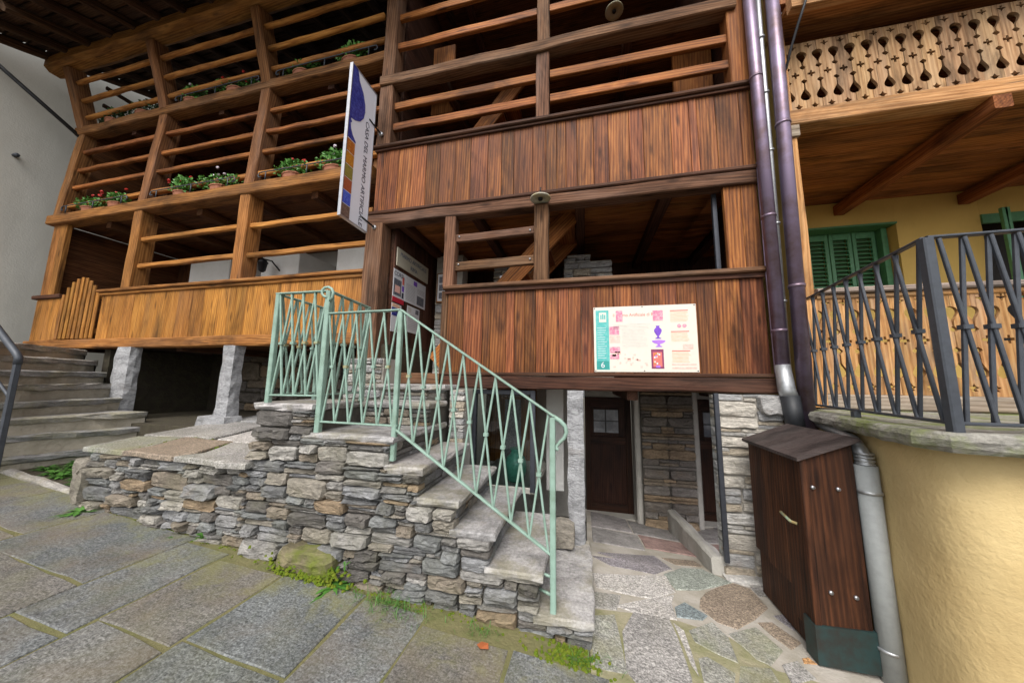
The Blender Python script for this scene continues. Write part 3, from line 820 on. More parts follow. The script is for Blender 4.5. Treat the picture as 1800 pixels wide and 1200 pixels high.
# posts
beam('corner_post', (-2.69, 3.52, 1.70), (-2.69, 3.52, 3.66), .25, .22, 'beam', th, (0, -1, 0), .015, .006, 8)
beam('corner_post', (-2.67, 3.55, 4.83), (-2.67, 3.55, 5.73), .21, .22, 'beam', th, (0, -1, 0), .015, .006, 6)
beam('corner_post', (-2.67, 3.55, 5.89), (-2.67, 3.55, 8.6), .19, .22, 'beam', th, (0, -1, 0), .015, .006, 8)
beam('post', (-.45, 3.53, 4.826), (-.45, 3.53, 5.73), .16, .14, 'beam', th, (0, -1, 0), .01, .004, 5)
beam('post', (-.44, 3.53, 5.89), (-.44, 3.53, 8.6), .15, .14, 'beam', th, (0, -1, 0), .01, .004, 5)
beam('post', (-1.617, 3.52, 2.75), (-1.617, 3.52, 3.66), .145, .13, 'beam', th, (0, -1, 0), .01, .004, 5)
beam('post', (-1.67, 3.56, 1.66), (-1.67, 3.56, 2.70), .085, .13, 'beam', th, (0, -1, 0), .01, .003, 5)
beam('post', (-.465, 3.50, 2.75), (-.465, 3.50, 3.66), .165, .15, 'beam', th, (0, -1, 0), .012, .005, 6)
planks(th, [1.46, 1.62, 1.77], 3.52, 2.75, 3.66, 'panel', .05, 'post_board')
beam('corner_post', (1.70, 3.55, 4.826), (1.70, 3.55, 8.6), .17, .18, 'rail', th, (0, -1, 0), .01, .004, 6)
beam('beam', (-2.76, 3.50, 5.81), (1.70, 3.50, 5.81), .17, .15, 'beam', th, bev=.012, wob=.006, seg=12)
for z in (5.12, 5.46, 6.43, 6.92, 7.4):
    for x0, x1 in ((-2.57, -.53), (-.36, 1.62)):
        beam('rail', (x0, 3.53, z + R.uniform(-.01, .01)), (x1, 3.53, z + R.uniform(-.01, .01)), .055, .105, 'rail', th, bev=.006, wob=.003, seg=6)
for z, h in ((3.385, .095), (3.02, .11)):
    beam('rail', (-1.55, 3.52, z - .01), (-.545, 3.52, z + .01), .06, h, 'beam', th, bev=.008, wob=.003, seg=5)
# bolts on rails
for x in (-1.50, -.60):
    for z in (3.39, 3.03):
        lb = tube('bolt', [(x, 3.489, z), (x, 3.478, z)], .012, 'steel', th, 8)
# floors, ceilings
def ceiling(parent, x0, x1, y0, y1, z, mat, w=.19, joists=(), jmat='trim', jw=.11, jh=.13):
    c = beam('ceiling', (x0, (y0 + y1) / 2, z + .05), (x1, (y0 + y1) / 2, z + .05), y1 - y0, .02, mat, parent)
    y = y0
    while y < y1 - .02:
        ww = min(w * R.uniform(.85, 1.15), y1 - y)
        beam('plank', (x0, y + ww / 2, z + .02 + R.uniform(0, .004)), (x1, y + ww / 2, z + .02), ww - .005, .026, mat, c, bev=.005)
        y += ww
    for x in joists:
        beam('joist', (x, y0 + .005, z - jh / 2), (x, y1, z - jh / 2), jw, jh, jmat, c, bev=.01)
    return c
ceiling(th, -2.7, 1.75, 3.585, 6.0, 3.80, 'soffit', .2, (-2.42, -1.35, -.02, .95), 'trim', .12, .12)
ceiling(th, -2.7, 1.75, 3.585, 6.0, 5.95, 'galleryshade', .2, (-1.9, .6), 'trim')
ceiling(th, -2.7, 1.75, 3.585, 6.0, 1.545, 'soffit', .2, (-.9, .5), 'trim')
ceiling(th, -2.7, 1.75, 3.585, 6.0, 8.3, 'galleryshade', .25, (-1.9, .6), 'trim')
def boardwall(parent, x0, x1, y, z0, z1, mat, w=.22, name='wall', along='x'):
    b = box(name, x0, x1, y + .02, y + .08, z0, z1, mat, parent)
    x = x0
    while x < x1 - .02:
        ww = min(w * R.uniform(.8, 1.2), x1 - x)
        beam('plank', (x + ww / 2, y + R.uniform(0, .006), z0), (x + ww / 2, y, z1), ww - .004, .03, mat, b, (0, -1, 0), .005)
        x += ww
    return b
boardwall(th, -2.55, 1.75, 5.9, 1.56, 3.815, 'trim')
boardwall(th, -2.55, 1.75, 5.9, 3.87, 5.965, 'galleryshade')
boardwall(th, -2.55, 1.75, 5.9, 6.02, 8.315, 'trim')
# side wall towards the honey gallery, with posters on it
sw = box('side_wall', -2.60, -2.545, 3.66, 6.0, 1.66, 3.78, 'trim', th, 'y')
y = 3.66
for w_ in (.28, .24, .3, .26, .3, .27, .3, .3):
    beam('plank', (-2.53, y + w_ / 2, 1.70), (-2.53, y + w_ / 2, 3.70), w_ - .004, .024, 'trim', sw, (1, 0, 0), .004)
    y += w_
box('side_wall', -2.62, -2.56, 3.7, 6.0, 3.9, 8.3, 'trim', th, 'y')
box('side_wall', 1.70, 1.76, 3.66, 6.0, 1.7, 8.3, 'trim', th, 'y')
# interior stair: two stringers with treads between them, lower and upper flight
def flight(p0, p1, y, dy, parent, mat='panel', n=6):
    s_ = beam('stair_stringer', (p0[0], y, p0[1]), (p1[0], y, p1[1]), .05, .24, mat, parent, (0, 0, 1), .006)
    beam('stair_stringer', (p0[0], y + dy, p0[1]), (p1[0], y + dy, p1[1]), .05, .24, mat, parent, (0, 0, 1), .006)
    for i in range(n):
        f = (i + .7) / n
        x, z = p0[0] + (p1[0] - p0[0]) * f, p0[1] + (p1[1] - p0[1]) * f
        box('stair_tread', x - .12, x + .12, y + .03, y + dy - .03, z - .02, z + .02, mat, parent, 'y')
flight((-2.0, 1.85), (-.12, 3.80), 3.95, .7, th, 'rail')
flight((-1.75, 4.84), (-.55, 6.30), 3.95, .7, th, 'rail')
# stonework inside: chimney block and wall behind the lower gallery
cb = box('chimney', -.28, .42, 4.75, 5.85, 1.62, 3.44, 'lightmortar', th)
wallstones(cb, [(-.28, 2.6), (.42, 2.6), (.42, 3.42), (.15, 3.42), (.12, 3.56), (-.24, 3.56), (-.28, 3.42)], (0, 4.75, 0), X, Z, -Y, 'palestone', (.02, .05), 51, .045, .3, (3, 8), (1, 3))
wb = box('wall', -1.45, -.62, 5.2, 5.6, 1.6, 3.79, 'lightmortar', th)
wallstones(wb, [(-1.55, 3.2), (-.62, 3.2), (-.62, 3.74), (-1.55, 3.74)], (0, 5.2, 0), X, Z, -Y, 'palestone', (.02, .05), 52, .05, .3, (3, 8), (1, 3))
eb = box('wall', -2.42, -1.95, 4.72, 4.95, 1.66, 3.7, 'lightmortar', th)
wallstones(eb, [(-2.42, 1.7), (-1.95, 1.7), (-1.95, 2.9), (-2.42, 2.9)], (0, 4.72, 0), X, Z, -Y, 'palestone', (.015, .035), 53, .05, .3, (3, 7), (1, 2))
# hanging shutter boards of the upper gallery
box('hanging_board', -2.30, -1.93, 4.05, 4.09, 5.75, 6.95, 'rail', th, 'z')
box('hanging_board', 1.20, 1.66, 4.0, 4.05, 5.35, 6.6, 'rail', th, 'z')
for z in (5.55, 5.95, 6.35):
    box('ledge', 1.19, 1.66, 3.96, 3.998, z, z + .05, 'rail', th)
# glass screen of the lower gallery
gf = box('window_frame', 1.40, 1.445, 3.62, 3.66, 2.75, 3.68, 'frame', th, 'z')
panel('pane', 3.66, 5.5, 2.76, 3.66, (1.42, 0, 0), Y, Z, -X, 'glass', gf, 0, .006)
# --- basement: pillars, door, show windows
def roughpillar(name, cx, cy, z0, z1, w, d, mat, parent, lean=0, seg=9, base=0):
    V = []; F = []; k = 10
    for s_ in range(seg + 1):
        f = s_ / seg
        for i in range(k):
            a = 2 * math.pi * i / k
            c, s2 = math.cos(a), math.sin(a)
            q = (abs(c) ** 5 + abs(s2) ** 5) ** (-.2)
            sc = 1 + R.uniform(-.09, .09) + base * max(0, .2 - f) * 2
            V.append((cx + lean * f + q * c * w / 2 * sc, cy + q * s2 * d / 2 * sc, z0 + (z1 - z0) * f + R.uniform(-.012, .012) * (0 < s_ < seg)))
    for s_ in range(seg):
        for i in range(k):
            j = (i + 1) % k
            F.append((s_ * k + i, s_ * k + j, (s_ + 1) * k + j, (s_ + 1) * k + i))
    F.append(tuple(range(k))[::-1]); F.append(tuple(seg * k + i for i in range(k)))
    return mk(name, V, F, M[mat], parent)
roughpillar('stone_pillar', -.09, 3.22, .12, 1.515, .155, .17, 'pillar', th, 0, 12)
# right masonry pier
pr_ = box('masonry_pier', 1.24, 1.80, 3.46, 3.86, -.42, 1.50, 'lightmortar', th, 'z', .02)
wallstones(pr_, [(1.22, -.22), (1.82, -.22), (1.80, 1.50), (1.22, 1.50)], (0, 3.46, 0), X, Z, -Y, 'palestone', (.012, .035), 61, .036, .25, (3, 10), (1, 3), .008)
wallstones(pr_, [(3.46, -.3), (3.86, -.3), (3.86, 1.50), (3.46, 1.50)], (1.24, 0, 0), Y, Z, -X, 'palestone', (.006, .02), 62, .045, .25, (3, 7), (1, 2), .008)
rock('stone', 1.20, 1.70, -.24, -.09, (0, 3.42, 0), X, Z, -Y, .10, 'palestone', pr_, .01)
rock('stone', 1.58, 1.83, 1.30, 1.51, (0, 3.40, 0), X, Z, -Y, .03, 'palestone', pr_, .01)
# show-window on the right, running into the depth, with its low stone curb
beam('window_curb', (1.20, 3.47, -.16), (1.16, 5.2, -.33), .14, .34, 'stucco', th, bev=.02, wob=.008, seg=8)
wr = box('window_frame', 1.215, 1.255, 3.41, 3.45, .0, 1.51, 'frame', th, 'z')
mk('pane', [(1.19, 3.47, .0), (1.15, 5.15, -.14), (1.15, 5.15, 1.5), (1.19, 3.47, 1.5)], [(0, 1, 2, 3)], M['glass'], wr)
iw = box('wall', .80, 1.16, 5.02, 5.3, -.5, 1.51, 'mortar', th)
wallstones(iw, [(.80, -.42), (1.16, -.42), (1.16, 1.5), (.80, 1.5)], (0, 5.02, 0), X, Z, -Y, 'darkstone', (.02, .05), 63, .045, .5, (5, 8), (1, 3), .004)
box('door_jamb', .715, .80, 5.05, 5.38, -.45, 1.51, 'stucco', th, 'z', .02)
box('wall', -.9, -.03, 5.3, 5.5, -.5, 1.51, 'stucco', th)
box('wall', .0, .8, 5.42, 5.6, 1.36, 1.51, 'stucco', th)
# showcase room behind the right glass
sr = box('wall', 1.20, 2.9, 5.15, 5.35, -.5, 1.5, 'darkstone', th)
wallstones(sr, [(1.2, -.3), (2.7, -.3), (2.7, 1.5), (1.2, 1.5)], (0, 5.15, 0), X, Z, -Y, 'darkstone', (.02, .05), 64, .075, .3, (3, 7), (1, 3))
box('floor', 1.24, 2.9, 3.88, 5.15, -.28, -.2, 'stucco', th)
box('wall', 2.75, 2.9, 3.88, 5.15, -.3, 1.5, 'stucco', th, 'y')
box('floor', -1.3, -.55, 3.56, 4.8, .38, .44, 'stucco', th)
# door
dr = box('door', .0, .715, 5.42, 5.47, -.43, 1.36, 'door', th, 'z')
tag(dr, 'dark wooden entrance door with a small four-pane window')
for a, b in ((.0, .09), (.625, .715)):
    box('door_stile', a, b, 5.39, 5.419, -.42, 1.36, 'door', dr, 'z')
for a, b in ((-.42, -.28), (.62, .74), (1.2, 1.36)):
    box('door_rail', .09, .625, 5.395, 5.419, a, b, 'door', dr)
panel('pane', .14, .52, .80, 1.16, (0, 5.41, 0), X, Z, -Y, 'doorglass', dr, 0, .004)
box('glazing_bar', .315, .335, 5.395, 5.405, .80, 1.16, 'blackiron', dr, 'z', .001)
box('glazing_bar', .14, .52, 5.397, 5.404, .975, .99, 'blackiron', dr, 'x', .001)
box('door_sill', -.02, .73, 5.2, 5.42, -.5, -.40, 'stucco', th)
# show-window behind the stairs
for (x0, x1) in ((-1.29, -1.245), (-.60, -.545)):
    box('window_frame', x0, x1, 3.55, 3.62, .40, 1.5, 'frame', th, 'z')
wf = box('window_frame', -1.245, -.60, 3.56, 3.60, 1.45, 1.5, 'frame', th)
panel('pane', -1.245, -.60, .44, 1.45, (0, 3.58, 0), X, Z, -Y, 'glass', wf, 0, .006)
box('wall', -.54, -.30, 4.6, 4.7, .1, 1.51, 'whiteplaster', th)
box('wall', -1.5, -.72, 4.75, 4.85, .4, 1.51, 'soffit', th, 'z')
box('hanging_cloth', -1.08, -.86, 4.3, 4.34, .55, 1.35, 'flagpurple', th, 'z')

# ------------------------------------------------------------------ honey-coloured gallery house (left)
lh = thing('gallery_house', (-6, 4.4, 1.0), 'honey-coloured timber gallery house with three tiers of open rails', 'house')
Yt = lambda z: 3.52 if z <= 4.5 else (3.52 + .10 * (z - 4.5) / 1.85 if z <= 6.35 else 3.62 - .36 * (z - 6.35) / 1.2)
PXS = [-9.60, -7.36, -5.03]
beam('sill_beam', (-9.72, 3.54, 2.135), (-2.83, 3.54, 2.135), .2, .15, 'honeybeam', lh, bev=.015, wob=.007, seg=20)
pc = beam('parapet_cap', (-8.02, 3.50, 3.03), (-2.83, 3.50, 3.03), .14, .05, 'honeybeam', lh, bev=.012, wob=.002, seg=12)
box('cap_moulding', -8.0, -2.83, 3.465, 3.54, 2.955, 3.003, 'honeybeam', pc, bev=.01)
planks(pc, [-7.98, -7.7, -7.42, -7.19, -6.8, -6.45, -6.2, -5.9, -5.66, -5.38, -5.16, -4.83, -4.51, -4.21, -3.91, -3.48, -3.16, -2.83], 3.51, 2.21, 2.956, 'honey')
beam('beam', (-9.76, 3.53, 4.485), (-2.83, 3.53, 4.485), .22, .18, 'honeybeam', lh, bev=.015, wob=.007, seg=20)
beam('beam', (-9.74, 3.63, 6.39), (-2.79, 3.63, 6.39), .2, .16, 'loggiabrown', lh, bev=.015, wob=.008, seg=20)
# left pilaster of the ground tier
planks(lh, [-9.68, -9.47, -9.30], 3.53, 3.04, 4.395, 'honeybeam', .07, 'post_board')
planks(lh, [-9.70, -9.38, -9.02], 3.51, 2.21, 2.96, 'honey', .05, 'post_board')
box('pilaster_cap', -9.76, -8.98, 3.44, 3.58, 2.965, 3.035, 'trim', lh, bev=.012)
for x in PXS[1:]:
    beam('post', (x, 3.56, 3.055), (x, 3.56, 4.395), .19, .24, 'honeybeam', lh, (0, -1, 0), .015, .005, 6)
for x in PXS:
    beam('post', (x, Yt(4.6) + .06, 4.575), (x, Yt(6.3) + .06, 6.31), .19, .26, 'loggiabrown', lh, (0, -1, 0), .015, .006, 7)
    beam('post', (x, Yt(6.47) + .06, 6.46), (x, Yt(7.5) + .06, 7.50), .18, .24, 'loggiabrown', lh, (0, -1, 0), .015, .006, 5)
beam('post', (-2.86, Yt(4.6) + .16, 4.575), (-2.86, Yt(6.3) + .16, 6.31), .12, .2, 'loggiabrown', lh, (0, -1, 0), .015, .005, 5)
bays = [(-9.5, -7.45), (-7.27, -5.12), (-4.94, -2.80)]
for bi, (x0, x1) in enumerate(bays):
    if bi:
        for z in (3.435, 3.905):
            beam('rail', (x0, 3.53, z), (x1, 3.53, z + .015), .07, .075, 'railhoney', lh, bev=.012, wob=.004, seg=7)
    for z in (4.79, 5.18, 5.55, 5.95):
        beam('rail', (x0, Yt(z) + .02, z), (x1, Yt(z) + .02, z), .07, .075, 'railhoney' if z < 5 else 'rail', lh, bev=.012, wob=.004, seg=7)
    for z in (6.66, 6.95, 7.25):
        beam('rail', (x0, Yt(z) + .03, z), (x1, Yt(z) + .03, z), .08, .085, 'railhoney', lh, wob=.005, seg=7, rnd=True)
# wall plate log
beam('wall_plate', (-10.12, 3.30, 7.64), (-2.85, 3.30, 7.66), .28, .30, 'honeybeam', lh, bev=.07, wob=.008, seg=18)
# roof: boards on rafters
sl = .40
rz = lambda y: 7.80 + sl * (y - 3.30)
rf = mk('roof', [(-10.15, 2.2, rz(2.2) + .15), (-2.0, 2.2, rz(2.2) + .15), (-2.0, 8, rz(8) + .15), (-10.15, 8, rz(8) + .15), (-10.15, 2.2, rz(2.2) + .25), (-2.0, 2.2, rz(2.2) + .25), (-2.0, 8, rz(8) + .25), (-10.15, 8, rz(8) + .25)], [(0, 1, 2, 3)[::-1], (4, 5, 6, 7), (0, 1, 5, 4), (1, 2, 6, 5), (2, 3, 7, 6), (3, 0, 4, 7)], M['roofwood'], lh)
x = -10.05
while x < -2.2:
    beam('rafter', (x, 2.26 + R.uniform(-.06, .06), rz(2.26)), (x + R.uniform(-.05, .05), 7.6, rz(7.6)), .11, .14, 'roofwood', rf, bev=.03, wob=.01, seg=8)
    x += .60 + R.uniform(-.04, .04)
y = 2.32
while y < 7.6:
    beam('roof_board', (-10.12, y, rz(y) + .105), (-2.02, y, rz(y) + .105), .21, .03, 'roofwood', rf, (0, -sl, 1), .004, .004, 4)
    y += .235
# floors / ceilings of the gallery
ceiling(lh, -9.5, -2.75, 3.60, 6.6, 4.41, 'galleryshade', .22, (-8.4, -7.3, -6.2, -5.0, -3.9), 'galleryshade', .12, .13)
ceiling(lh, -9.5, -2.75, 3.70, 6.6, 6.36, 'galleryshade', .22, (-8.4, -7.3, -6.2, -5.0, -3.9), 'trim', .12, .13)
ceiling(lh, -9.5, -2.75, 3.60, 6.6, 2.11, 'galleryshade', .22, (-8.4, -6.2, -3.9), 'trim', .12, .10)
# back walls
box('back_wall', -8.3, -2.7, 5.6, 5.8, 2.19, 4.425, 'whiteplaster', lh)
boardwall(lh, -9.5, -7.9, 5.3, 2.19, 4.425, 'galleryshade', .25, 'wall')
box('white_pier', -4.35, -3.55, 4.6, 5.59, 2.2, 4.05, 'whiteplaster', lh, 'z', .01)
box('white_pier', -8.2, -7.1, 4.75, 5.59, 2.2, 4.05, 'whiteplaster', lh, 'z', .01)
box('white_pier', -6.2, -5.3, 4.7, 5.59, 2.2, 4.05, 'whiteplaster', lh, 'z', .01)
box('window_lintel', -7.0, -6.25, 5.5, 5.598, 3.5, 3.62, 'trim', lh)
boardwall(lh, -9.5, -2.7, 5.5, 4.49, 6.375, 'trim', .25, 'wall')
boardwall(lh, -6.9, -2.7, 6.3, 6.5, 8.7, 'roofwood', .25, 'wall')
box('side_wall', -9.58, -9.49, 3.60, 6.6, 2.2, 4.40, 'galleryshade', lh, 'y')
box('side_wall', -9.58, -9.49, 3.72, 6.6, 4.50, 6.37, 'galleryshade', lh, 'y')
for z in (6.75, 7.15, 7.55):
    beam('side_rail', (-9.6, 3.75, z), (-9.6, 6.3, z), .06, .07, 'roofwood', lh, bev=.01)
beam('post', (-9.58, 5.0, 6.47), (-9.58, 5.0, 8.3), .16, .16, 'honeybeam', lh, (0, -1, 0), .015)
# undercroft: dark earth colour on walls and floor stands in for its shade
ub = box('undercroft_wall', -7.8, -2.45, 5.1, 5.3, .4, 2.12, 'soilshade', lh)
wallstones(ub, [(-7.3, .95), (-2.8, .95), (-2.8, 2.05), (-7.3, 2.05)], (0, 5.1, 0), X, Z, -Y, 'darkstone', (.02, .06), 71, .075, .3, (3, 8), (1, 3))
box('undercroft_floor', -7.8, -5.0, 3.3, 5.1, .75, .93, 'soilshade', lh)
box('undercroft_wall', -7.9, -7.75, 3.60, 5.3, .4, 2.06, 'soilshade', lh, 'y')
box('undercroft_wall', -2.7, -2.5, 3.56, 5.3, .4, 2.06, 'soilshade', lh, 'y')  # added to close the right end and keep light out
roughpillar('stone_pillar', -7.08, 3.48, .93, 2.06, .33, .2, 'pillar', lh, .02, 7)
roughpillar('stone_pillar', -4.98, 3.52, 1.06, 2.06, .22, .2, 'pillar', lh, .02, 8, .5)
roughpillar('pillar_base', -5.0, 3.46, .94, 1.065, .52, .32, 'pillar', lh, 0, 2)
# diagonal stay from gallery corner to the neighbouring wall
tube('stay_bar', [(-9.65, 3.58, 6.28), (-10.42, 2.50, 7.44)], .035, 'blackiron', lh, 8)

# neighbouring off-white house
wh = thing('white_house', (-10.6, 4, 1.7), 'plain off-white rendered house wall beyond the gallery', 'house')
box('wall', -11.4, -10.45, -2.5, 14, .2, 13, 'whitewall', wh, 'y')
tube('wall_bracket', [(-10.455, 3.18, 5.72), (-10.36, 3.18, 5.72)], .035, 'iron', wh, 8)

# picket gate
pg = thing('picket_gate', (-8.5, 3.5, 2.21), 'small honey wood picket gate with arched top at the gallery entrance', 'gate')
n_ = 9
for i in range(n_):
    x = -8.97 + i * .113
    f = 1 - ((i - 4) / 4.6) ** 2
    top = 2.93 + .38 * f
    V, F = beam_mesh(top - 2.23, .062, .028, .004)
    L_ = top - 2.23
    beam('picket', (x, 3.485, 2.23), (x, 3.485, top), .064, .028, 'honey', pg, (0, -1, 0), .010)
for z in (2.36, 2.95):
    box('gate_rail', -8.99, -8.04, 3.505, 3.535, z - .035, z + .035, 'honey', pg)

# ------------------------------------------------------------------ yellow house (right)
yh = thing('yellow_house', (3, 3.5, -.2), 'yellow rendered house with fretwork wooden balconies and green shutters', 'house')
wallp = [(1.98, 3.40), (1.90, 2.95), (1.84, 2.6), (1.80, 2.35), (1.80, 2.22), (1.84, 2.12), (1.94, 2.06), (2.1, 2.04), (2.6, 2.03), (9.0, 2.0)]
V = []; F = []
lv = [-.5, 0, .3, .6, .9, 1.15, 1.295]
fine = []
for (a, b) in zip(wallp[:-1], wallp[1:]):
    m_ = max(1, int(math.hypot(b[0] - a[0], b[1] - a[1]) / .09))
    for s_ in range(m_): fine.append((a[0] + (b[0] - a[0]) * s_ / m_, a[1] + (b[1] - a[1]) * s_ / m_))
fine.append(wallp[-1])
zs = [-.5 + 1.795 * i / 22 for i in range(23)]
for z in zs:
    for (x, y) in fine:
        w_ = .012 * math.sin(x * 7 + z * 3.1) * math.sin(y * 5 - z * 4.3) + R.uniform(-.003, .003)
        V.append((x + w_ - .03 * (1.3 - z) * .4, y + w_ - .03 * (1.3 - z) * .4, z))
k = len(fine)
for j in range(len(zs) - 1):
    for i in range(k - 1): F.append((j * k + i, j * k + i + 1, (j + 1) * k + i + 1, (j + 1) * k + i))
mk('lower_wall', V, F, M['yellow'], yh, None, True)
# mossy landing slab on top of it
edge = [(2.03, 3.45), (1.86, 3.2), (1.80, 2.9), (1.72, 2.55), (1.665, 2.3), (1.655, 2.1), (1.70, 1.97), (1.82, 1.91), (2.1, 1.89), (2.6, 1.87), (9.0, 1.85)]
e2 = []
for (a, b) in zip(edge[:-1], edge[1:]):
    m_ = max(1, int(math.hypot(b[0] - a[0], b[1] - a[1]) / .07))
    for s_ in range(m_): e2.append((a[0] + (b[0] - a[0]) * s_ / m_, a[1] + (b[1] - a[1]) * s_ / m_))
e2.append(edge[-1])
V = []; F = []
cx, cy = 2.6, 2.9
for dz, ins in ((1.285, .07), (1.288, .02), (1.31, -.004), (1.345, -.008), (1.372, .006), (1.382, .03)):
    for (x, y) in e2:
        dx, dy = cx - x, cy - y
        d = math.hypot(dx, dy)
        j = R.uniform(-.008, .008)
        V.append((x + dx / d * (ins + j), y + dy / d * (ins + j), dz + R.uniform(-.006, .006)))
k = len(e2)
for L in range(5):
    for i in range(k - 1): F.append((L * k + i, L * k + i + 1, (L + 1) * k + i + 1, (L + 1) * k + i))
V.append((9.0, 3.6, 1.385)); V.append((2.05, 3.6, 1.385))
F.append(tuple([5 * k + i for i in range(k)] + [len(V) - 2, len(V) - 1]))
V.append((9.0, 3.6, 1.28)); V.append((2.05, 3.6, 1.28))
F.append(tuple([i for i in range(k)][::-1] + [len(V) - 1, len(V) - 2]))
mk('landing_slab', V, F, M['edge'], yh)
box('threshold', 2.10, 9.0, 3.46, 3.60, 1.386, 1.52, 'deckold', yh, bev=.015)
# corner posts
beam('corner_post', (2.10, 3.52, 2.40), (2.10, 3.52, 4.20), .10, .13, 'yellowbeam', yh, (0, -1, 0), .008, .002, 5)
beam('corner_post', (2.10, 3.53, 1.40), (2.10, 3.53, 2.40), .12, .15, 'yellowbeam', yh, (0, -1, 0), .008, .002, 4)
beam('corner_post', (2.10, 3.54, 4.40), (2.10, 3.54, 6.6), .10, .12, 'yellowbeam', yh, (0, -1, 0), .008)
box('bracket_block', 2.04, 2.16, 3.43, 3.6, 4.09, 4.215, 'deckold', yh)
# fretwork boards
def fretmesh(H, p=.14, t=.026):
    hp = p / 2 - .0012
    r = .045
    def bulb(zc, sgn):   # joint-side notch, list of (z, inset), going upwards
        pts = []
        for i in range(9):
            a = math.pi * (.06 + .88 * i / 8)
            pts.append((zc - r * math.cos(a) * (1.1 if (math.cos(a) * sgn < 0) else .95), r * math.sin(a)))
        return pts
    right = [(0, 0)]
    zb = .215 * H
    low = bulb(zb, 1)
    right += [(low[0][0], 0)] + low[:6]
    right += [(zb + .050, .026), (zb + .068, .015), (zb + .09, .007), (.405 * H, .005), (.43 * H, .026), (.445 * H, .022), (.465 * H, 0)]
    zt = .815 * H
    right += [(.605 * H, 0), (.625 * H, .022), (.64 * H, .026), (.665 * H, .005), (zt - .09, .007), (zt - .068, .015), (zt - .050, .026)]
    up_ = bulb(zt, -1)
    right += up_[3:] + [(up_[-1][0] + .001, 0), (H, 0)]
    def crossn(zc, s=1.0):
        return [(zc - .036 * s, 0), (zc - .036 * s, .009 * s), (zc - .012 * s, .009 * s), (zc - .012 * s, .034 * s), (zc + .012 * s, .034 * s), (zc + .012 * s, .009 * s), (zc + .036 * s, .009 * s), (zc + .036 * s, 0)]
    star = [(.075 * H - .026, 0), (.075 * H - .026, .022), (.075 * H - .012, .012), (.075 * H + .008, .036), (.075 * H + .014, .014), (.075 * H + .04, 0)]
    tz_ = .935 * H
    fleur = [(tz_ - .03, 0), (tz_ - .005, .012), (tz_ + .004, .036), (tz_ + .014, .030), (tz_ + .010, .008), (tz_ + .034, .008), (tz_ + .034, 0)]
    cen = star + crossn(.535 * H) + fleur
    V = []; F = []
    for s in (1, -1):
        outl = [(0, 0)] if False else []
        outl += [((hp - q) * s, z) for z, q in right]
        outl.append((0, H))
        outl += [(q * s, z) for z, q in reversed(cen)]
        outl.append((0, 0))
        # drop duplicate neighbours
        o2 = []
        for pnt in outl:
            if not o2 or math.hypot(pnt[0] - o2[-1][0], pnt[1] - o2[-1][1]) > 1e-5: o2.append(pnt)
        k = len(o2); b = len(V)
        # local frame: X along the height so the grain runs upwards; thickness along local Z
        V += [(z, x, 0.0) for x, z in o2] + [(z, x, t) for x, z in o2]
        F.append(tuple(b + i for i in range(k))); F.append(tuple(b + k + i for i in range(k))[::-1])
        for i in range(k):
            j = (i + 1) % k
            if abs(o2[i][0]) < 1e-6 and abs(o2[j][0]) < 1e-6: continue
            F.append((b + i, b + j, b + k + j, b + k + i))
    me = bpy.data.meshes.new('fretwork_board')
    me.from_pydata(V, [], F); me.validate(clean_customdata=False); me.update()
    return me
def balustrade(parent, x0, n, y, z0, H, mat, cap=None):
    me = fretmesh(H)
    me.materials.append(M[mat])
    for i in range(n):
        yy = y + R.uniform(-.003, .003)
        # local X -> world Z, local Y -> world X, local Z -> world Y
        mw = Matrix(((0, 1, 0, x0 + (i + .5) * .14), (0, 0, 1, yy), (1, 0, 0, z0 + R.uniform(-.002, .002)), (0, 0, 0, 1)))
        link('fretwork_board', me, None, parent, mw)
ru = beam('balcony_beam', (2.06, 3.52, 4.305), (9.0, 3.52, 4.305), .17, .165, 'yellowbeam', yh, bev=.01, wob=.002, seg=8)
tag(ru, 'golden front beam of the upper balcony')
balustrade(ru, 2.15, 40, 3.50, 4.39, .81, 'fret')
box('top_rail', 2.14, 9.0, 3.535, 3.60, 5.13, 5.19, 'fret', ru)
rl = beam('balustrade_rail', (2.15, 3.49, 2.475), (9.0, 3.49, 2.475), .15, .05, 'deckold', yh, bev=.012, wob=.003, seg=8)
tag(rl, 'weathered top rail of the lower balustrade')
box('rail_moulding', 2.16, 9.0, 3.455, 3.53, 2.405, 2.449, 'fretold', rl, bev=.01)
balustrade(rl, 2.16, 40, 3.475, 1.522, .90, 'fretold')
# balcony soffits and joists
so_ = ceiling(yh, 2.12, 9.0, 3.61, 5.34, 4.28, 'soffit', .17, (), 'redjoist')
for x in (3.72, 5.15, 6.6, 8.0):
    beam('joist', (x, 3.44, 4.17), (x, 5.33, 4.17), .13, .15, 'redjoist', so_, bev=.01)
ceiling(yh, 2.06, 9.0, 3.26, 5.34, 5.36, 'soffit', .2)
box('upper_beam', 2.06, 9.0, 3.19, 3.27, 5.30, 5.47, 'yellowbeam', yh)
boardwall(yh, 2.02, 9.0, 3.30, 5.47, 7.5, 'rail', .2, 'upper_boarding')
# balcony floor, main wall with deep shuttered windows
box('deck', 2.1, 9.0, 3.6, 5.34, 1.40, 1.50, 'deckold', yh)
box('side_wall', 2.06, 2.14, 3.62, 5.6, 1.4, 7.5, 'yellowup', yh, 'y')
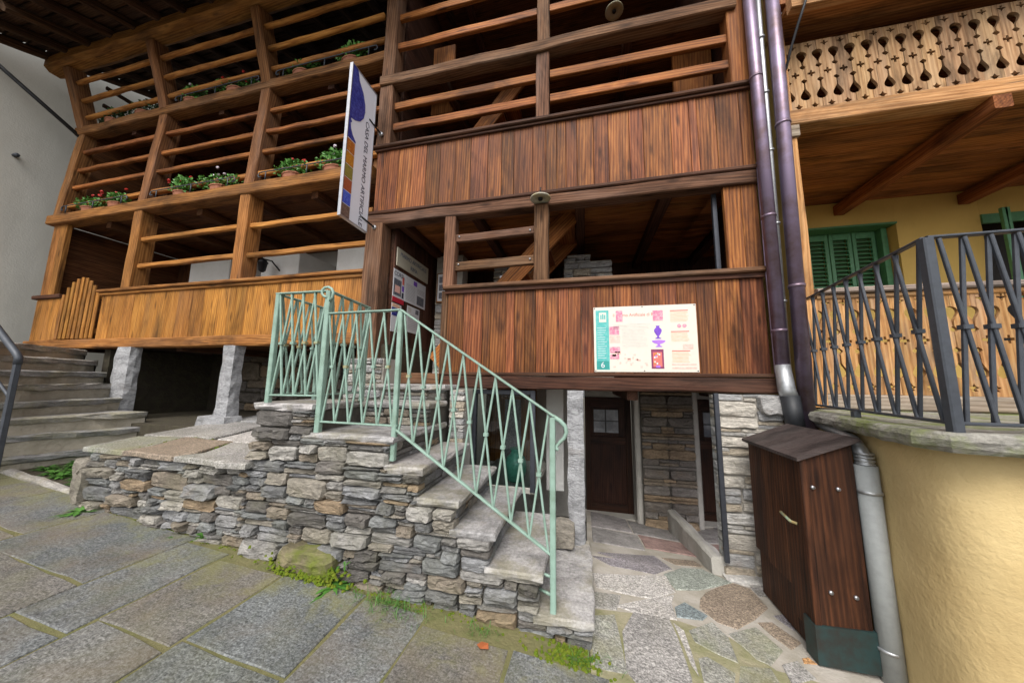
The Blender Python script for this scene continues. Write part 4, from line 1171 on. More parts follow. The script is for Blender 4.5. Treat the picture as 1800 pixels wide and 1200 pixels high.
# wall segments around two openings
Yw = 5.34
for (a, b, c, d) in ((2.14, 3.12, 1.4, 7.5), (3.12, 4.38, 3.93, 7.5), (3.12, 4.38, 1.4, 3.0), (4.38, 5.30, 1.4, 7.5), (5.30, 6.4, 3.93, 7.5), (6.4, 9.2, 1.4, 7.5)):
    box('wall', a, b, Yw, Yw + .35, c, d, 'yellowup', yh, 'z', .002)
box('window_soffit', 3.12, 4.38, Yw - .02, Yw + .33, 3.90, 3.929, 'shutter', yh)
def shutter(x0, x1, y, z0, z1, parent):
    s_ = box('shutter', x0, x0 + .05, y, y + .04, z0, z1, 'shutter', parent, 'z')
    box('stile', x1 - .05, x1, y, y + .04, z0, z1, 'shutter', s_, 'z')
    box('cross_rail', x0 + .05, x1 - .05, y, y + .04, z0, z0 + .1, 'shutter', s_)
    box('cross_rail', x0 + .05, x1 - .05, y, y + .04, z1 - .1, z1, 'shutter', s_)
    n_ = 11
    for i in range(n_):
        z = z0 + .12 + (z1 - z0 - .24) * (i + .5) / n_
        beam('slat', (x0 + .05, y + .02, z), (x1 - .05, y + .02, z), .05, .012, 'shutter', s_, (0, -.6, 1), .002)
    box('shutter_back', x0 + .05, x1 - .05, y + .05, y + .06, z0, z1, 'darkleaf', s_, 'z')
for i in range(3):
    shutter(3.40 + .295 * i, 3.685 + .295 * i, Yw + .2, 2.98, 3.9, yh)
box('window_jamb', 4.29, 4.36, Yw + .12, Yw + .3, 2.98, 3.9, 'shutter', yh, 'z')
box('window_back', 3.12, 4.38, Yw + .30, Yw + .34, 2.9, 3.93, 'yellowup', yh)
box('doorway_shade', 5.36, 6.4, Yw + .3, Yw + .34, 1.5, 3.93, 'black', yh, 'z')  # black sheet painted in for the shade inside the doorway
shutter(5.28, 5.36, Yw - .25, 1.6, 3.9, yh)
box('door_lintel', 5.3, 6.4, Yw - .02, Yw + .02, 3.80, 3.93, 'shutter', yh)
# iron bracket at the balcony corner
tube('iron_hook', [(2.16, 3.18, 5.42), (2.15, 3.14, 5.30), (2.11, 3.22, 5.12), (2.08, 3.30, 4.95), (2.06, 3.36, 4.80), (2.05, 3.42, 4.74)], .012, 'blackiron', yh, 6)

# ------------------------------------------------------------------ railings
def lattice(parent, tA, tB, bA, bB, n, r, mat, collar, post_a=False):
    """crossing bars: top node i to bottom nodes i-1 and i+1, a collar at each crossing"""
    tA, tB, bA, bB = map(Vector, (tA, tB, bA, bB))
    T = [tA.lerp(tB, i / n) for i in range(n + 1)]
    B = [bA.lerp(bB, i / n) for i in range(n + 1)]
    side = (tB - tA).normalized().cross(Z)
    for i in range(n + 1):
        if i < n: beam('baluster', T[i] + side * r * .6, B[i + 1] + side * r * .6, 2 * r, 2 * r, mat, parent, side, .003)
        if i > 0: beam('baluster', T[i] - side * r * .6, B[i - 1] - side * r * .6, 2 * r, 2 * r, mat, parent, side, .003)
    for i in range(n):
        c = (T[i] + T[i + 1] + B[i] + B[i + 1]) / 4
        d = (tB - tA).normalized()
        beam('collar', c - Z * .011, c + Z * .011, r * 4.6, r * 4.6, collar if R.random() < .3 else mat, parent, side, .004)
    return T, B
ry = 2.235
gr = thing('stair_railing', (-1.2, ry, .15), 'pale green painted iron railing with crossed bars along the stone staircase', 'railing')
for x, z0, z1, w_ in ((-.22, .10, 1.355, .045), (-1.445, .985, 2.16, .045), (-2.155, 1.16, 2.36, .055), (-2.70, 1.385, 2.36, .05)):
    beam('post', (x, ry, z0), (x, ry, z1), w_ * .85, w_ * .85, 'green', gr, (0, -1, 0), .005)
beam('post', (-2.16, 2.74, 1.39), (-2.16, 2.74, 2.33), .04, .04, 'green', gr, (0, -1, 0), .005)
beam('post', (-2.70, 2.72, 1.39), (-2.70, 2.72, 2.35), .04, .04, 'green', gr, (0, -1, 0), .005)
def flat(name, p0, p1, w=.045, h=.014): return beam(name, p0, p1, w, h, 'green', gr, (0, 0, 1), .004)
flat('top_rail', (-1.445, ry, 2.165), (-2.13, ry, 2.16))
flat('bottom_rail', (-1.42, ry, 1.245), (-2.13, ry, 1.25), .03, .014)
lattice(gr, (-1.47, ry, 2.155), (-2.13, ry, 2.15), (-1.47, ry, 1.25), (-2.13, ry, 1.255), 5, .0075, 'green', 'rust')
flat('top_rail', (-2.155, ry, 2.362), (-2.72, ry, 2.365))
flat('bottom_rail', (-2.155, ry, 1.46), (-2.70, ry, 1.455), .03, .014)
lattice(gr, (-2.18, ry, 2.355), (-2.68, ry, 2.355), (-2.18, ry, 1.465), (-2.68, ry, 1.46), 4, .0085, 'green', 'rust')
flat('top_rail', (-2.155, ry, 2.362), (-2.16, 2.76, 2.335))
flat('bottom_rail', (-2.155, ry, 1.47), (-2.16, 2.74, 1.47), .03, .014)
lattice(gr, (-2.155, ry + .03, 2.35), (-2.16, 2.74, 2.33), (-2.155, ry + .03, 1.48), (-2.16, 2.74, 1.48), 4, .0085, 'green', 'rust')
flat('top_rail', (-2.70, ry, 2.358), (-2.70, 2.74, 2.35))
flat('bottom_rail', (-2.70, ry, 1.46), (-2.70, 2.72, 1.46), .03, .014)
lattice(gr, (-2.70, ry + .03, 2.35), (-2.70, 2.72, 2.345), (-2.70, ry + .03, 1.465), (-2.70, 2.72, 1.465), 3, .0085, 'green', 'rust')
# sloping flight
flat('top_rail', (-1.45, ry, 2.168), (-.21, ry, 1.362))
flat('bottom_rail', (-1.445, ry, 1.225), (-.22, ry, .46), .03, .016)
lattice(gr, (-1.41, ry, 2.135), (-.25, ry, 1.375), (-1.41, ry, 1.205), (-.25, ry, .48), 9, .0075, 'green', 'rust')
tube('scroll', [(-.215, ry, 1.36), (-.17, ry, 1.335), (-.135, ry, 1.30), (-.125, ry, 1.26), (-.14, ry, 1.22), (-.17, ry, 1.19), (-.192, ry, 1.165), (-.195, ry, 1.145), (-.18, ry, 1.14)], [.016, .016, .015, .014, .013, .012, .011, .012, .013], 'green', gr, 8)
tube('scroll', [(-2.16, ry - .02, 2.30), (-2.19, ry - .02, 2.31), (-2.215, ry - .02, 2.335), (-2.215, ry - .02, 2.37), (-2.19, ry - .02, 2.39), (-2.155, ry - .02, 2.393), (-2.12, ry - .02, 2.375), (-2.10, ry - .02, 2.34), (-2.105, ry - .02, 2.30), (-2.13, ry - .02, 2.27)], .012, 'green', gr, 8)
tube('bracket', [(-.22, ry, .33), (-.30, ry + .03, .33)], .010, 'green', gr, 6)
tube('bracket', [(-.22, ry, .22), (-.32, ry + .05, .22)], .010, 'green', gr, 6)

ir = thing('iron_railing', (1.75, 2.0, 1.39), 'dark grey iron railing with crossed bars round the stone landing', 'railing')
A, B_, C_ = Vector((2.02, 3.40, 0)), Vector((1.75, 2.0, 0)), Vector((4.6, 1.93, 0))
beam('corner_post', (1.75, 2.0, 1.37), (1.75, 2.0, 2.365), .046, .046, 'iron', ir, (0, -1, 0), .006)
for (P0, P1, n_) in ((B_, A, 8), (B_, C_, 28)):
    q = lambda P, z: (P.x, P.y, z)
    z1 = 2.37 if P1 is C_ else 2.385
    beam('top_rail', q(P0, 2.37), q(P1, z1), .036, .014, 'iron', ir, (0, 0, 1), .004)
    beam('bottom_rail', q(P0, 1.425), q(P1, 1.425), .035, .016, 'iron', ir, (0, 0, 1), .004)
    dd = (P1 - P0).normalized() * .05
    lattice(ir, q(P0 + dd, 2.36), q(P1, z1 - .01), q(P0 + dd, 1.43), q(P1, 1.43), n_, .0085, 'iron', 'iron')
beam('foot', (1.87, 2.75, 1.37), (1.87, 2.75, 1.42), .04, .04, 'iron', ir, (0, -1, 0), .004)

hr = thing('handrail', (-4.6, 1.62, .9), 'grey painted steel handrail beside the worn steps', 'handrail')
tube('top_rail', [(-6.2, 1.55, 2.92), (-5.4, 1.57, 2.36), (-4.72, 1.60, 1.87), (-4.60, 1.605, 1.785), (-4.565, 1.61, 1.745), (-4.565, 1.61, 1.69)], .024, 'iron', hr, 10)
beam('post', (-4.565, 1.61, .60), (-4.565, 1.61, 1.72), .035, .035, 'iron', hr, (0, -1, 0), .005)
tube('middle_rail', [(-4.565, 1.61, 1.40), (-4.62, 1.61, 1.45), (-5.2, 1.58, 1.86)], .012, 'iron', hr, 8)

# ------------------------------------------------------------------ banner
bn = thing('hanging_banner', (-2.7, 3.07, 3.47), 'tall white sign with blue vase and marble samples reading CASA DEL MARMO ARTIFICIALE', 'sign')
bo, bu, bv, bnn = Vector((-2.69, 2.842, 3.475)), Y, Z, X
BW, BH = .435, 1.955
panel('board', 0, BW, 0, BH, bo, bu, bv, bnn, 'whiteprint', bn, -.03, 0)
for a, b, c, d in ((-.012, 0, -.012, BH + .012), (BW, BW + .012, -.012, BH + .012), (0, BW, -.012, 0), (0, BW, BH, BH + .012)):
    panel('frame', a, b, c, d, bo, bu, bv, bnn, 'steel', bn, -.036, .006)
# blue vase half: bulb, neck, foot
vz = []
for (r_, z_) in ((.0, 1.955), (.085, 1.955), (.105, 1.90), (.12, 1.84), (.20, 1.74), (.245, 1.62), (.255, 1.52), (.235, 1.42), (.18, 1.33), (.10, 1.275), (.035, 1.255), (.030, 1.235), (.05, 1.225), (.05, 1.205), (.03, 1.19), (.045, 1.12), (.08, 1.06), (.135, 1.01), (.135, .99), (0, .99)): vz.append((r_, z_))
prism('vase_print', vz, bo, bu, bv, bnn, .0005, .003, 'blueglaze', bn)
for i, m_ in enumerate(('marble_orange', 'marble_amber', 'marble_olive', 'marble_rust', 'marble_blue', 'marble_brown')):
    z1 = .975 - i * .165
    panel('marble_sample', 0.004, .128, max(.004, z1 - .155), z1, bo, bu, bv, bnn, m_, bn, .0005, .003)
text('lettering', 'CASA DEL MARMO ARTIFICIALE', .090, bo + Y * .285 + Z * 1.44 + X * .0015, (0, 0, -1), (0, 1, 0), 'ink', bn, fit=1.42)
for (y_, z_) in ((3.28, 4.98), (3.28, 3.62)):
    tube('bracket_arm', [(-2.69, y_ - .10, z_), (-2.68, 3.40, z_ - .02)], .012, 'blackiron', bn, 8)
    tube('bracket_flange', [(-2.68, 3.40, z_ - .02), (-2.68, 3.425, z_ - .02)], .03, 'steel', bn, 8)
tube('stay_wire', [(-2.70, 2.85, 5.35), (-3.3, 3.45, 5.6)], .004, 'steel', bn, 5)

# ------------------------------------------------------------------ information board
ib = thing('information_board', (.62, 3.45, 1.71), 'cream information board numbered 6 with teal strip and violet vase on the brown parapet', 'sign')
io = Vector((.11, 3.478, 1.712)); IW, IH = 1.015, .70
pn = lambda nm, a, b, c, d, m_, t_=.0045: panel(nm, a, b, c, d, io, X, Z, -Y, m_, ib, .0008, t_)
panel('board', 0, IW, 0, IH, io, X, Z, -Y, 'cream', ib, -.006, .003)
pn('teal_strip', .022, .158, .022, .665, 'teal')
pn('number_field', .026, .150, .03, .115, 'tealdark', .0055)
text('lettering', '6', .085, io + X * .065 + Z * .045 - Y * .006, X, Z, 'paper', ib)
pn('crest_field', .058, .132, .535, .64, 'cream', .0055)
for dx, s_ in ((0, .05), (.02, .06), (.04, .05)):
    pn('crest', .070 + dx, .084 + dx, .565, .565 + s_, 'teal', .0062)
for i in range(14):
    pn('print_line', .036, .036 + R.uniform(.06, .10), .47 - i * .025, .474 - i * .025, 'paper', .0055)
text('lettering', 'Il Marmo Artificiale di Rima', .049, io + X * .20 + Z * .59 - Y * .0035, X, Z, 'redink', ib, sx=.86)
pn('photo', .232, .30, .535, .655, 'pinkprint')
pn('photo', .60, .70, .535, .645, 'pinkprint')
pn('photo', .162, .262, .395, .485, 'pinkprint')
pn('photo', .162, .27, .31, .385, 'salmon')
pn('photo', .162, .265, .20, .265, 'pinkprint')
pn('photo', .162, .255, .135, .185, 'pinkprint')
for i in range(17):
    y_ = .505 - i * .0155
    pn('print_line', .285 if i > 3 else .20, (.545 if i > 3 else .585) - R.uniform(0, .04), y_, y_ + .0045, 'faintink')
for i in range(22):
    a, b = R.uniform(.18, .52), R.uniform(.03, .20)
    pn('faded_sketch', a, a + R.uniform(.012, .04), b, b + R.uniform(.01, .03), 'salmon')
vs = [(.0, 0), (.030, 0), (.028, .006), (.010, .016), (.008, .028), (.022, .045), (.036, .075), (.037, .095), (.024, .112), (.016, .118), (.015, .13), (.022, .138), (0, .138)]
prism('vase_print', [(.645 + r_, .345 + z_) for r_, z_ in vs] + [(.645 - r_, .345 + z_) for r_, z_ in reversed(vs)][1:-1], io, X, Z, -Y, .0008, .0045, 'violet', ib)
bw = [(0, 0), (.034, 0), (.03, .008), (.012, .018), (.012, .03), (.045, .042), (.066, .058), (.064, .068), (0, .076)]
prism('bowl_print', [(.648 + r_, .258 + z_) for r_, z_ in bw] + [(.648 - r_, .258 + z_) for r_, z_ in reversed(bw)][1:-1], io, X, Z, -Y, .0008, .0045, 'lilac', ib)
pn('picture', .57, .69, .035, .235, 'magenta')
pn('picture', .587, .673, .055, .205, 'redink', .0055)
for i in range(10):
    a, b = R.uniform(.59, .655), R.uniform(.075, .185)
    pn('picture', a, a + .015, b, b + .018, R.choice(['paper', 'marble_amber', 'moss', 'lilac', 'cream']), .0062 + i * .0002)
pn('picture', .612, .652, .045, .068, 'lilac', .009)
for a, n_, z_ in ((.77, 8, .62), (.77, 7, .40), (.77, 8, .20)):
    pn('heading_line', a, a + .17, z_ + .012, z_ + .021, 'redink')
    for i in range(n_):
        pn('print_line', a, a + R.uniform(.15, .175), z_ - .002 - i * .014, z_ + .004 - i * .014, 'orangeprint')
for a in (.85, .90):
    prism('medallion', [(a + .02 * math.cos(i * .5236), .475 + .02 * math.sin(i * .5236)) for i in range(12)], io, X, Z, -Y, .0008, .0045, 'pinkprint', ib)
pn('photo', .875, .97, .235, .285, 'salmon')
pn('colour_bar', .765, .99, .035, .052, 'salmon'); pn('colour_bar', .765, .99, .072, .085, 'salmon')
for a in (.012, .5, 1.0):
    for b in (.012, .688):
        tube('screw', [io + X * a + Z * b - Y * .003, io + X * a + Z * b - Y * .007], .006, 'iron', ib, 6)

# ------------------------------------------------------------------ notices in the entrance (on the side wall)
no = Vector((-2.517, 0, 0))
def notice(name, y0, y1, z0, z1, mat, label, cat='notice', t_=.004):
    o = thing(name, (-2.515, (y0 + y1) / 2, z0), label, cat)
    panel('sheet', y0, y1, z0, z1, no, Y, Z, X, mat, o, 0, t_)
    return o
q = lambda o, nm, a, b, c, d, m_, t_=.0055: panel(nm, a, b, c, d, no, Y, Z, X, m_, o, .001, t_)
o = notice('name_plaque', 3.70, 4.58, 3.18, 3.44, 'plaque', 'pale plaque reading MARMO ARTIFICIALE RIMA on the entrance side wall', 'sign', .014)
text('lettering', 'MARMO ARTIFICIALE', .088, no + Vector((.0165, 4.14, 3.335)), Y, Z, 'blueink', o, 'CENTER', sx=.90)
text('lettering', 'RIMA', .088, no + Vector((.0165, 4.14, 3.225)), Y, Z, 'blueink', o, 'CENTER', sx=1.0)
o = notice('course_poster', 3.655, 3.93, 2.66, 3.12, 'paper', 'white poster headed CORSI with a red band at its foot', 'poster')
text('lettering', 'CORSI', .085, no + Vector((.0062, 3.668, 3.035)), Y, Z, 'ink', o, sx=.92)
q(o, 'photo', 3.67, 3.85, 2.76, 2.99, 'photodark'); q(o, 'red_band', 3.655, 3.93, 2.66, 2.73, 'redband')
q(o, 'photo', 3.70, 3.82, 2.80, 2.90, 'salmon', .0065)
q(o, 'vase_picture', 3.87, 3.915, 2.95, 3.06, 'redink'); q(o, 'vase_picture', 3.87, 3.915, 2.85, 2.93, 'violet'); q(o, 'vase_picture', 3.87, 3.915, 2.75, 2.83, 'ink')
o = notice('typed_notice', 3.94, 4.54, 2.73, 3.12, 'paper', 'wide typed white notice with a dark photograph in its corner', 'notice')
for i in range(12):
    q(o, 'print_line', 3.97, 4.22, 3.0 - i * .021, 3.006 - i * .021, 'greyink')
    if i < 4: q(o, 'print_line', 4.28, 4.50, 3.0 - i * .021, 3.006 - i * .021, 'greyink')
q(o, 'photo', 4.28, 4.49, 2.76, 2.90, 'photodark'); q(o, 'emblem', 4.17, 4.27, 3.03, 3.10, 'violet')
o = notice('small_notice', 3.655, 3.88, 2.25, 2.64, 'paper', 'white sheet with blue picture below the course poster', 'notice')
q(o, 'photo', 3.66, 3.87, 2.47, 2.58, 'blueglaze'); q(o, 'photo', 3.66, 3.84, 2.59, 2.635, 'orangeprint')
o = notice('small_notice', 4.03, 4.38, 2.30, 2.69, 'paper', 'plain white sheet with faint print below the typed notice', 'notice')
for i in range(9): q(o, 'print_line', 4.06, 4.33, 2.56 - i * .026, 2.566 - i * .026, 'greyink')
q(o, 'photo', 4.05, 4.14, 2.60, 2.67, 'faintink'); q(o, 'photo', 4.26, 4.35, 2.60, 2.67, 'photodark')
pf = thing('picture_frame', (-2.27, 4.66, 2.88), 'narrow wooden frame with three dark photographs on the stone wall', 'picture')
po = Vector((-2.38, 4.67, 2.88))
panel('frame', 0, .22, 0, .50, po, X, Z, -Y, 'honeybeam', pf, -.02, .01)
panel('mount', .02, .20, .02, .48, po, X, Z, -Y, 'paper', pf, 0, .012)
for i in range(3): panel('photo', .045, .175, .06 + i * .135, .165 + i * .135, po, X, Z, -Y, 'photodark', pf, 0, .014)
wn_ = thing('wall_notice', (-.95, 4.1, 2.76), 'white sheet pinned by the inner stair behind the parapet', 'notice')
panel('sheet', -1.16, -.92, 2.72, 3.1, (0, 4.2, 0), X, Z, -Y, 'paper', wn_, 0, .004)
for a in (-1.12, -1.03): panel('photo', a, a + .06, 3.0, 3.06, (0, 4.2, 0), X, Z, -Y, 'photodark', wn_, .001, .006)

# flat enamel pendant lamps
def lamp(c, r_, label):
    o = thing('pendant_lamp', c, label, 'lamp')
    c = Vector(c)
    lathe('lamp_shade', c, [(r_ * .2, .022), (r_ * .22, .0), (r_ * .97, -.012), (r_, -.008), (r_ * .98, .002), (r_ * .3, .03)], 'millstone', o, 24)
    lathe('socket', c, [(.026, -.02), (.026, .03), (.02, .06), (.008, .075)], 'blackiron', o, 12)
    tube('hook', [c + Z * .07, c + Z * .13, c + Z * .16 + Y * .05], .007, 'blackiron', o, 6)
lamp((-.46, 3.36, 3.70), .118, 'flat pale enamel lamp hanging before the beam above the short post')
lamp((.52, 4.2, 7.05), .13, 'flat grey enamel lamp hanging inside the upper gallery')

# ------------------------------------------------------------------ pipes
def pipe(name, pts, r_, mat, label, rings=(), sleeves=()):
    o = thing(name, pts[-1], label, 'pipe')
    tube('pipe', pts, r_, mat, o, 14)
    for (p_, rr, h_, m_) in rings:
        p_ = Vector(p_)
        tube('clip', [p_ - Z * h_ / 2, p_ + Z * h_ / 2], rr, m_, o, 14)
    return o
lerp = lambda a, b, f: tuple(a[i] + (b[i] - a[i]) * f for i in range(3))
a, b = (1.80, 3.36, 7.8), (1.775, 3.36, 1.70)
o = pipe('downpipe', [a, b], .055, 'copper', 'brown copper downpipe ending in a zinc sleeve and black rubber boot', [(lerp(a, b, f), .060, .025, 'copper') for f in (.28, .5, .75, .935)])
tube('zinc_sleeve', [(1.775, 3.36, 1.78), (1.785, 3.35, 1.55), (1.80, 3.34, 1.48)], [.058, .066, .066], 'zinc', o, 14)
tube('rubber_boot', [(1.80, 3.34, 1.50), (1.82, 3.33, 1.16)], .072, 'rubber', o, 14)
a, b = (1.90, 3.36, 7.8), (1.835, 3.40, 1.35)
pipe('conduit', [a, b], .024, 'zinc', 'thin pale grey conduit between the two copper downpipes', [(lerp(a, b, f), .034, .02, 'zinc') for f in (.1, .2, .3, .4, .5, .6, .72, .84)])
a, b = (2.03, 3.34, 7.8), (1.905, 3.32, 1.18)
pipe('downpipe', [a, b], .058, 'copper', 'brown copper downpipe standing against the pale corner post', [(lerp(a, b, f), .064, .03, 'copper') for f in (.3, .55, .8)])
a = thing('wire', (1.74, 3.43, 1.6), 'thin copper earth wire down the edge of the brown parapet', 'wire')
tube('strand', [(1.765, 3.44, 3.86), (1.755, 3.44, 2.6), (1.75, 3.43, 1.72), (1.77, 3.42, 1.56)], .008, 'copper', a, 6)
o = thing('drainpipe', (1.78, 2.56, -.16), 'grey plastic drainpipe with corrugated elbow beside the yellow wall', 'pipe')
tube('corrugated_elbow', [(1.95, 3.26, 1.27), (1.86, 3.0, 1.262), (1.80, 2.76, 1.25), (1.775, 2.66, 1.23), (1.765, 2.60, 1.18), (1.765, 2.575, 1.11), (1.765, 2.57, 1.05)], [.03, .03, .032, .038, .04, .044, .044], 'zinc', o, 12)
for i in range(6):
    z_ = 1.05 + i * .022
    tube('corrugation', [(1.765, 2.572, z_), (1.765, 2.572, z_ + .010)], .049, 'zinc', o, 12)
tube('pipe', [(1.765, 2.57, 1.09), (1.765, 2.565, .5), (1.77, 2.56, -.17)], .056, 'greypipe', o, 14)
for z_ in (.92, .02):
    tube('clip', [(1.765, 2.567, z_), (1.765, 2.567, z_ + .018)], .062, 'zinc', o, 14)

# ------------------------------------------------------------------ cabinet
cb = thing('meter_cabinet', (1.56, 2.9, -.14), 'dark stained wooden cabinet with sloping lid and green copper skirt', 'cabinet')
x0, x1, y0, y1 = 1.405, 1.70, 2.57, 3.27
def wedge(name, xa, xb, ya, yb, za, zb0, zb1, mat, ax='z'):
    V = [(xa, ya, za), (xb, ya, za), (xb, yb, za), (xa, yb, za), (xa, ya, zb0), (xb, ya, zb1), (xb, yb, zb1), (xa, yb, zb0)]
    # local X upward for the grain
    mw = Matrix(((0, 1, 0, xa), (0, 0, 1, ya), (1, 0, 0, za), (0, 0, 0, 1)))
    L = [(p[2] - za, p[0] - xa, p[1] - ya) for p in V]
    return mk(name, L, [(0, 3, 2, 1), (4, 5, 6, 7), (0, 1, 5, 4), (1, 2, 6, 5), (2, 3, 7, 6), (3, 0, 4, 7)], M[mat], cb, mw)
wedge('side_panel', x0 + .012, x1, y0, y0 + .03, .10, 1.10, 1.235, 'cabinet')
wedge('carcass', x0 + .03, x1, y0 + .03, y1, -.12, 1.10, 1.235, 'cabinet')
# door on the left face, bottom edge cut to the slope
for i, (ya, yb) in enumerate(((y0 + .045, 2.80), (2.804, 3.07), (3.074, y1))):
    d_ = beam('door_board', (x0 + .015, (ya + yb) / 2, .02 + .17 * (i > 0) + .02 * i), (x0 + .015, (ya + yb) / 2, 1.10), yb - ya, .025, 'cabinet', cb, (-1, 0, 0), .004)
beam('corner_strip', (x0 + .012, y0 + .015, .08), (x0 + .012, y0 + .015, 1.10), .035, .045, 'cabinet', cb, (0, -1, 0), .004)
V = [(x0 - .035, y0 - .035, 1.095), (x1 + .03, y0 - .035, 1.24), (x1 + .03, y1 + .02, 1.24), (x0 - .035, y1 + .02, 1.095)]
V += [(p[0], p[1], p[2] + .022) for p in V]
mk('lid', V, [(0, 3, 2, 1), (4, 5, 6, 7), (0, 1, 5, 4), (1, 2, 6, 5), (2, 3, 7, 6), (3, 0, 4, 7)], M['lidwood'], cb)
wedge('copper_skirt', x0 - .012, x1 + .012, y0 - .012, y0 + .10, -.125, .10, .11, 'patina')
for p_ in ((1.46, .93), (1.60, .93), (1.50, .30), (1.63, .29)):
    tube('bolt', [(p_[0], y0, p_[1]), (p_[0], y0 - .012, p_[1])], .012, 'steel', cb, 8)
tube('latch', [(x0 - .002, 2.66, .66), (x0 - .03, 2.68, .665), (x0 - .03, 2.79, .685)], .010, 'rust', cb, 6)

# ------------------------------------------------------------------ lantern, vase, showcase pieces
ln = thing('wall_lantern', (-5.8, 4.6, 3.55), 'black wrought wall lantern on the white pier inside the gallery', 'lantern')
lx, lyy, lz = -5.85, 4.45, 3.72
tube('arm', [(lx + .12, 4.69, lz - .05), (lx + .02, 4.6, lz + .12), (lx, lyy, lz + .10)], .015, 'blackiron', ln, 6)
lathe('lantern_body', (lx, lyy, lz - .15), [(.03, 0), (.055, .03), (.075, .17), (.09, .18), (.05, .24), (.015, .27)], 'blackiron', ln, 8)
vs_ = thing('green_vase', (-.79, 3.9, .45), 'green glazed ceramic vase behind the show-window under the stairs', 'vase')
lathe('body', (-.80, 3.74, .45), [(.07, 0), (.095, .02), (.125, .11), (.128, .19), (.105, .27), (.06, .31), (.055, .345), (.075, .365), (.068, .372), (.05, .365)], 'greenglaze', vs_, 24)
bl = thing('blue_ball', (1.42, 4.0, -.2), 'bright blue glass ball in the right show-window', 'ball')
lathe('sphere', (1.36, 3.78 + .2, .02), [(.001, 0)] + [(.07 * math.sin(math.pi * i / 8), .07 - .07 * math.cos(math.pi * i / 8)) for i in range(1, 8)] + [(.001, .14)], 'blueball', bl, 18)
lathe('stand', (1.36, 3.98, -.2), [(.06, 0), (.06, .02), (.02, .05), (.02, .20), (.05, .225)], 'black', bl, 14)
fp = thing('framed_print', (1.6, 5.05, .7), 'small framed print on the stone wall in the right show-window', 'picture')
fo = Vector((1.50, 5.06, .55))
panel('frame', 0, .26, 0, .38, fo, X, Z, -Y, 'paper', fp, -.02, .015)
panel('picture', .05, .21, .06, .32, fo, X, Z, -Y, 'photodark', fp, 0, .018)

# ------------------------------------------------------------------ flower pots and racks
def leafmesh(name, n_, rx, ry_, rz_, size, mat, rr):
    V = []; F = []
    for _ in range(n_):
        while True:
            a, b, c = rr.uniform(-1, 1), rr.uniform(-1, 1), rr.uniform(-1, 1)
            if a * a + b * b + c * c < 1: break
        p = Vector((a * rx, b * ry_, c * rz_ + rz_ * .7))
        d = Vector((rr.gauss(0, 1), rr.gauss(0, 1), rr.gauss(.5, .6))).normalized()
        s = d.cross(Vector((rr.gauss(0, 1), rr.gauss(0, 1), rr.gauss(0, 1)))).normalized()
        L = size * rr.uniform(.6, 1.2); w = L * .45
        nrm = d.cross(s) * L * .15
        b0 = len(V)
        V += [p, p + d * L * .5 + s * w + nrm, p + d * L, p + d * L * .5 - s * w + nrm]
        F += [(b0, b0 + 1, b0 + 2), (b0, b0 + 2, b0 + 3)]
    me = bpy.data.meshes.new(name); me.from_pydata([tuple(v) for v in V], [], F); me.update()
    me.materials.append(M[mat])
    return me
def petalmesh(name, n_, rx, ry_, z0, z1, mat, rr):
    V = []; F = []
    for _ in range(n_):
        c = Vector((rr.uniform(-rx, rx), rr.uniform(-ry_, ry_), rr.uniform(z0, z1)))
        for _k in range(14):
            d = Vector((rr.gauss(0, 1), rr.gauss(0, 1), rr.gauss(.3, 1))).normalized()
            s = d.orthogonal().normalized(); b0 = len(V); p = c + d * .016
            V += [p + s * .014, p + d.cross(s) * .014, p - s * .014, p - d.cross(s) * .014]
            F.append((b0, b0 + 1, b0 + 2, b0 + 3))
    me = bpy.data.meshes.new(name); me.from_pydata([tuple(v) for v in V], [], F); me.update()
    me.materials.append(M[mat])
    return me
rr = random.Random(3)
LM = [leafmesh('foliage', 300 + 60 * k_, .30 - .05 * k_, .11, .11 + .02 * k_, .045, 'leaf', rr) for k_ in range(3)]
LD = [leafmesh('foliage', 260, .34, .12, .11, .05, 'darkleaf', rr) for _ in range(2)]
PR = [petalmesh('blossoms', 5, .2, .1, .18, .29, 'redflower', rr), petalmesh('blossoms', 5, .18, .1, .16, .27, 'pinkflower', rr), petalmesh('blossoms', 3, .18, .1, .2, .29, 'redflower', rr)]
def potmesh():
    prof = [(.085, 0), (.105, .10), (.115, .10), (.115, .125), (.10, .125), (.095, .105)]
    V = []; F = []; n_ = 14
    for (r_, z_) in prof:
        for k in range(n_):
            a = 2 * math.pi * k / n_; V.append((1.4 * r_ * math.cos(a), .8 * r_ * math.sin(a), z_ * .8))
    for i in range(len(prof) - 1):
        for k in range(n_):
            l = (k + 1) % n_; F.append((i * n_ + k, i * n_ + l, (i + 1) * n_ + l, (i + 1) * n_ + k))
    F.append(tuple(range(n_))[::-1]); F.append(tuple((len(prof) - 1) * n_ + k for k in range(n_)))
    me = bpy.data.meshes.new('pot'); me.from_pydata(V, [], F); me.update(); me.materials.append(M['terracotta'])
    return me
PM = potmesh()
def pot(x, y, z, lm, pm, label, group):
    o = thing('flower_pot', (x, y, z), label, 'flower pot', group)
    for nm, me, dz in (('pot', PM, 0), ('foliage', lm, .10), ('blossoms', pm, .10)):
        if me is None: continue
        mw = Matrix.Translation((x, y, z + dz)) @ Matrix.Rotation(R.uniform(-.12, .12), 4, 'Z') @ (Matrix.Diagonal((R.uniform(1.15, 1.6), 1, R.uniform(.8, 1.1), 1)) if nm != 'pot' else Matrix.Identity(4))
        link(nm, me, None, o, mw)
ZM, ZT = 4.577, 6.472
mid = [(-8.85, 0, 2), (-8.15, 1, 0), (-6.55, 2, 0), (-5.75, 0, 1), (-4.30, 1, 2), (-3.55, 2, 1)]
bayn = ['over the picket gate', 'over the lantern', 'beside the hanging banner']
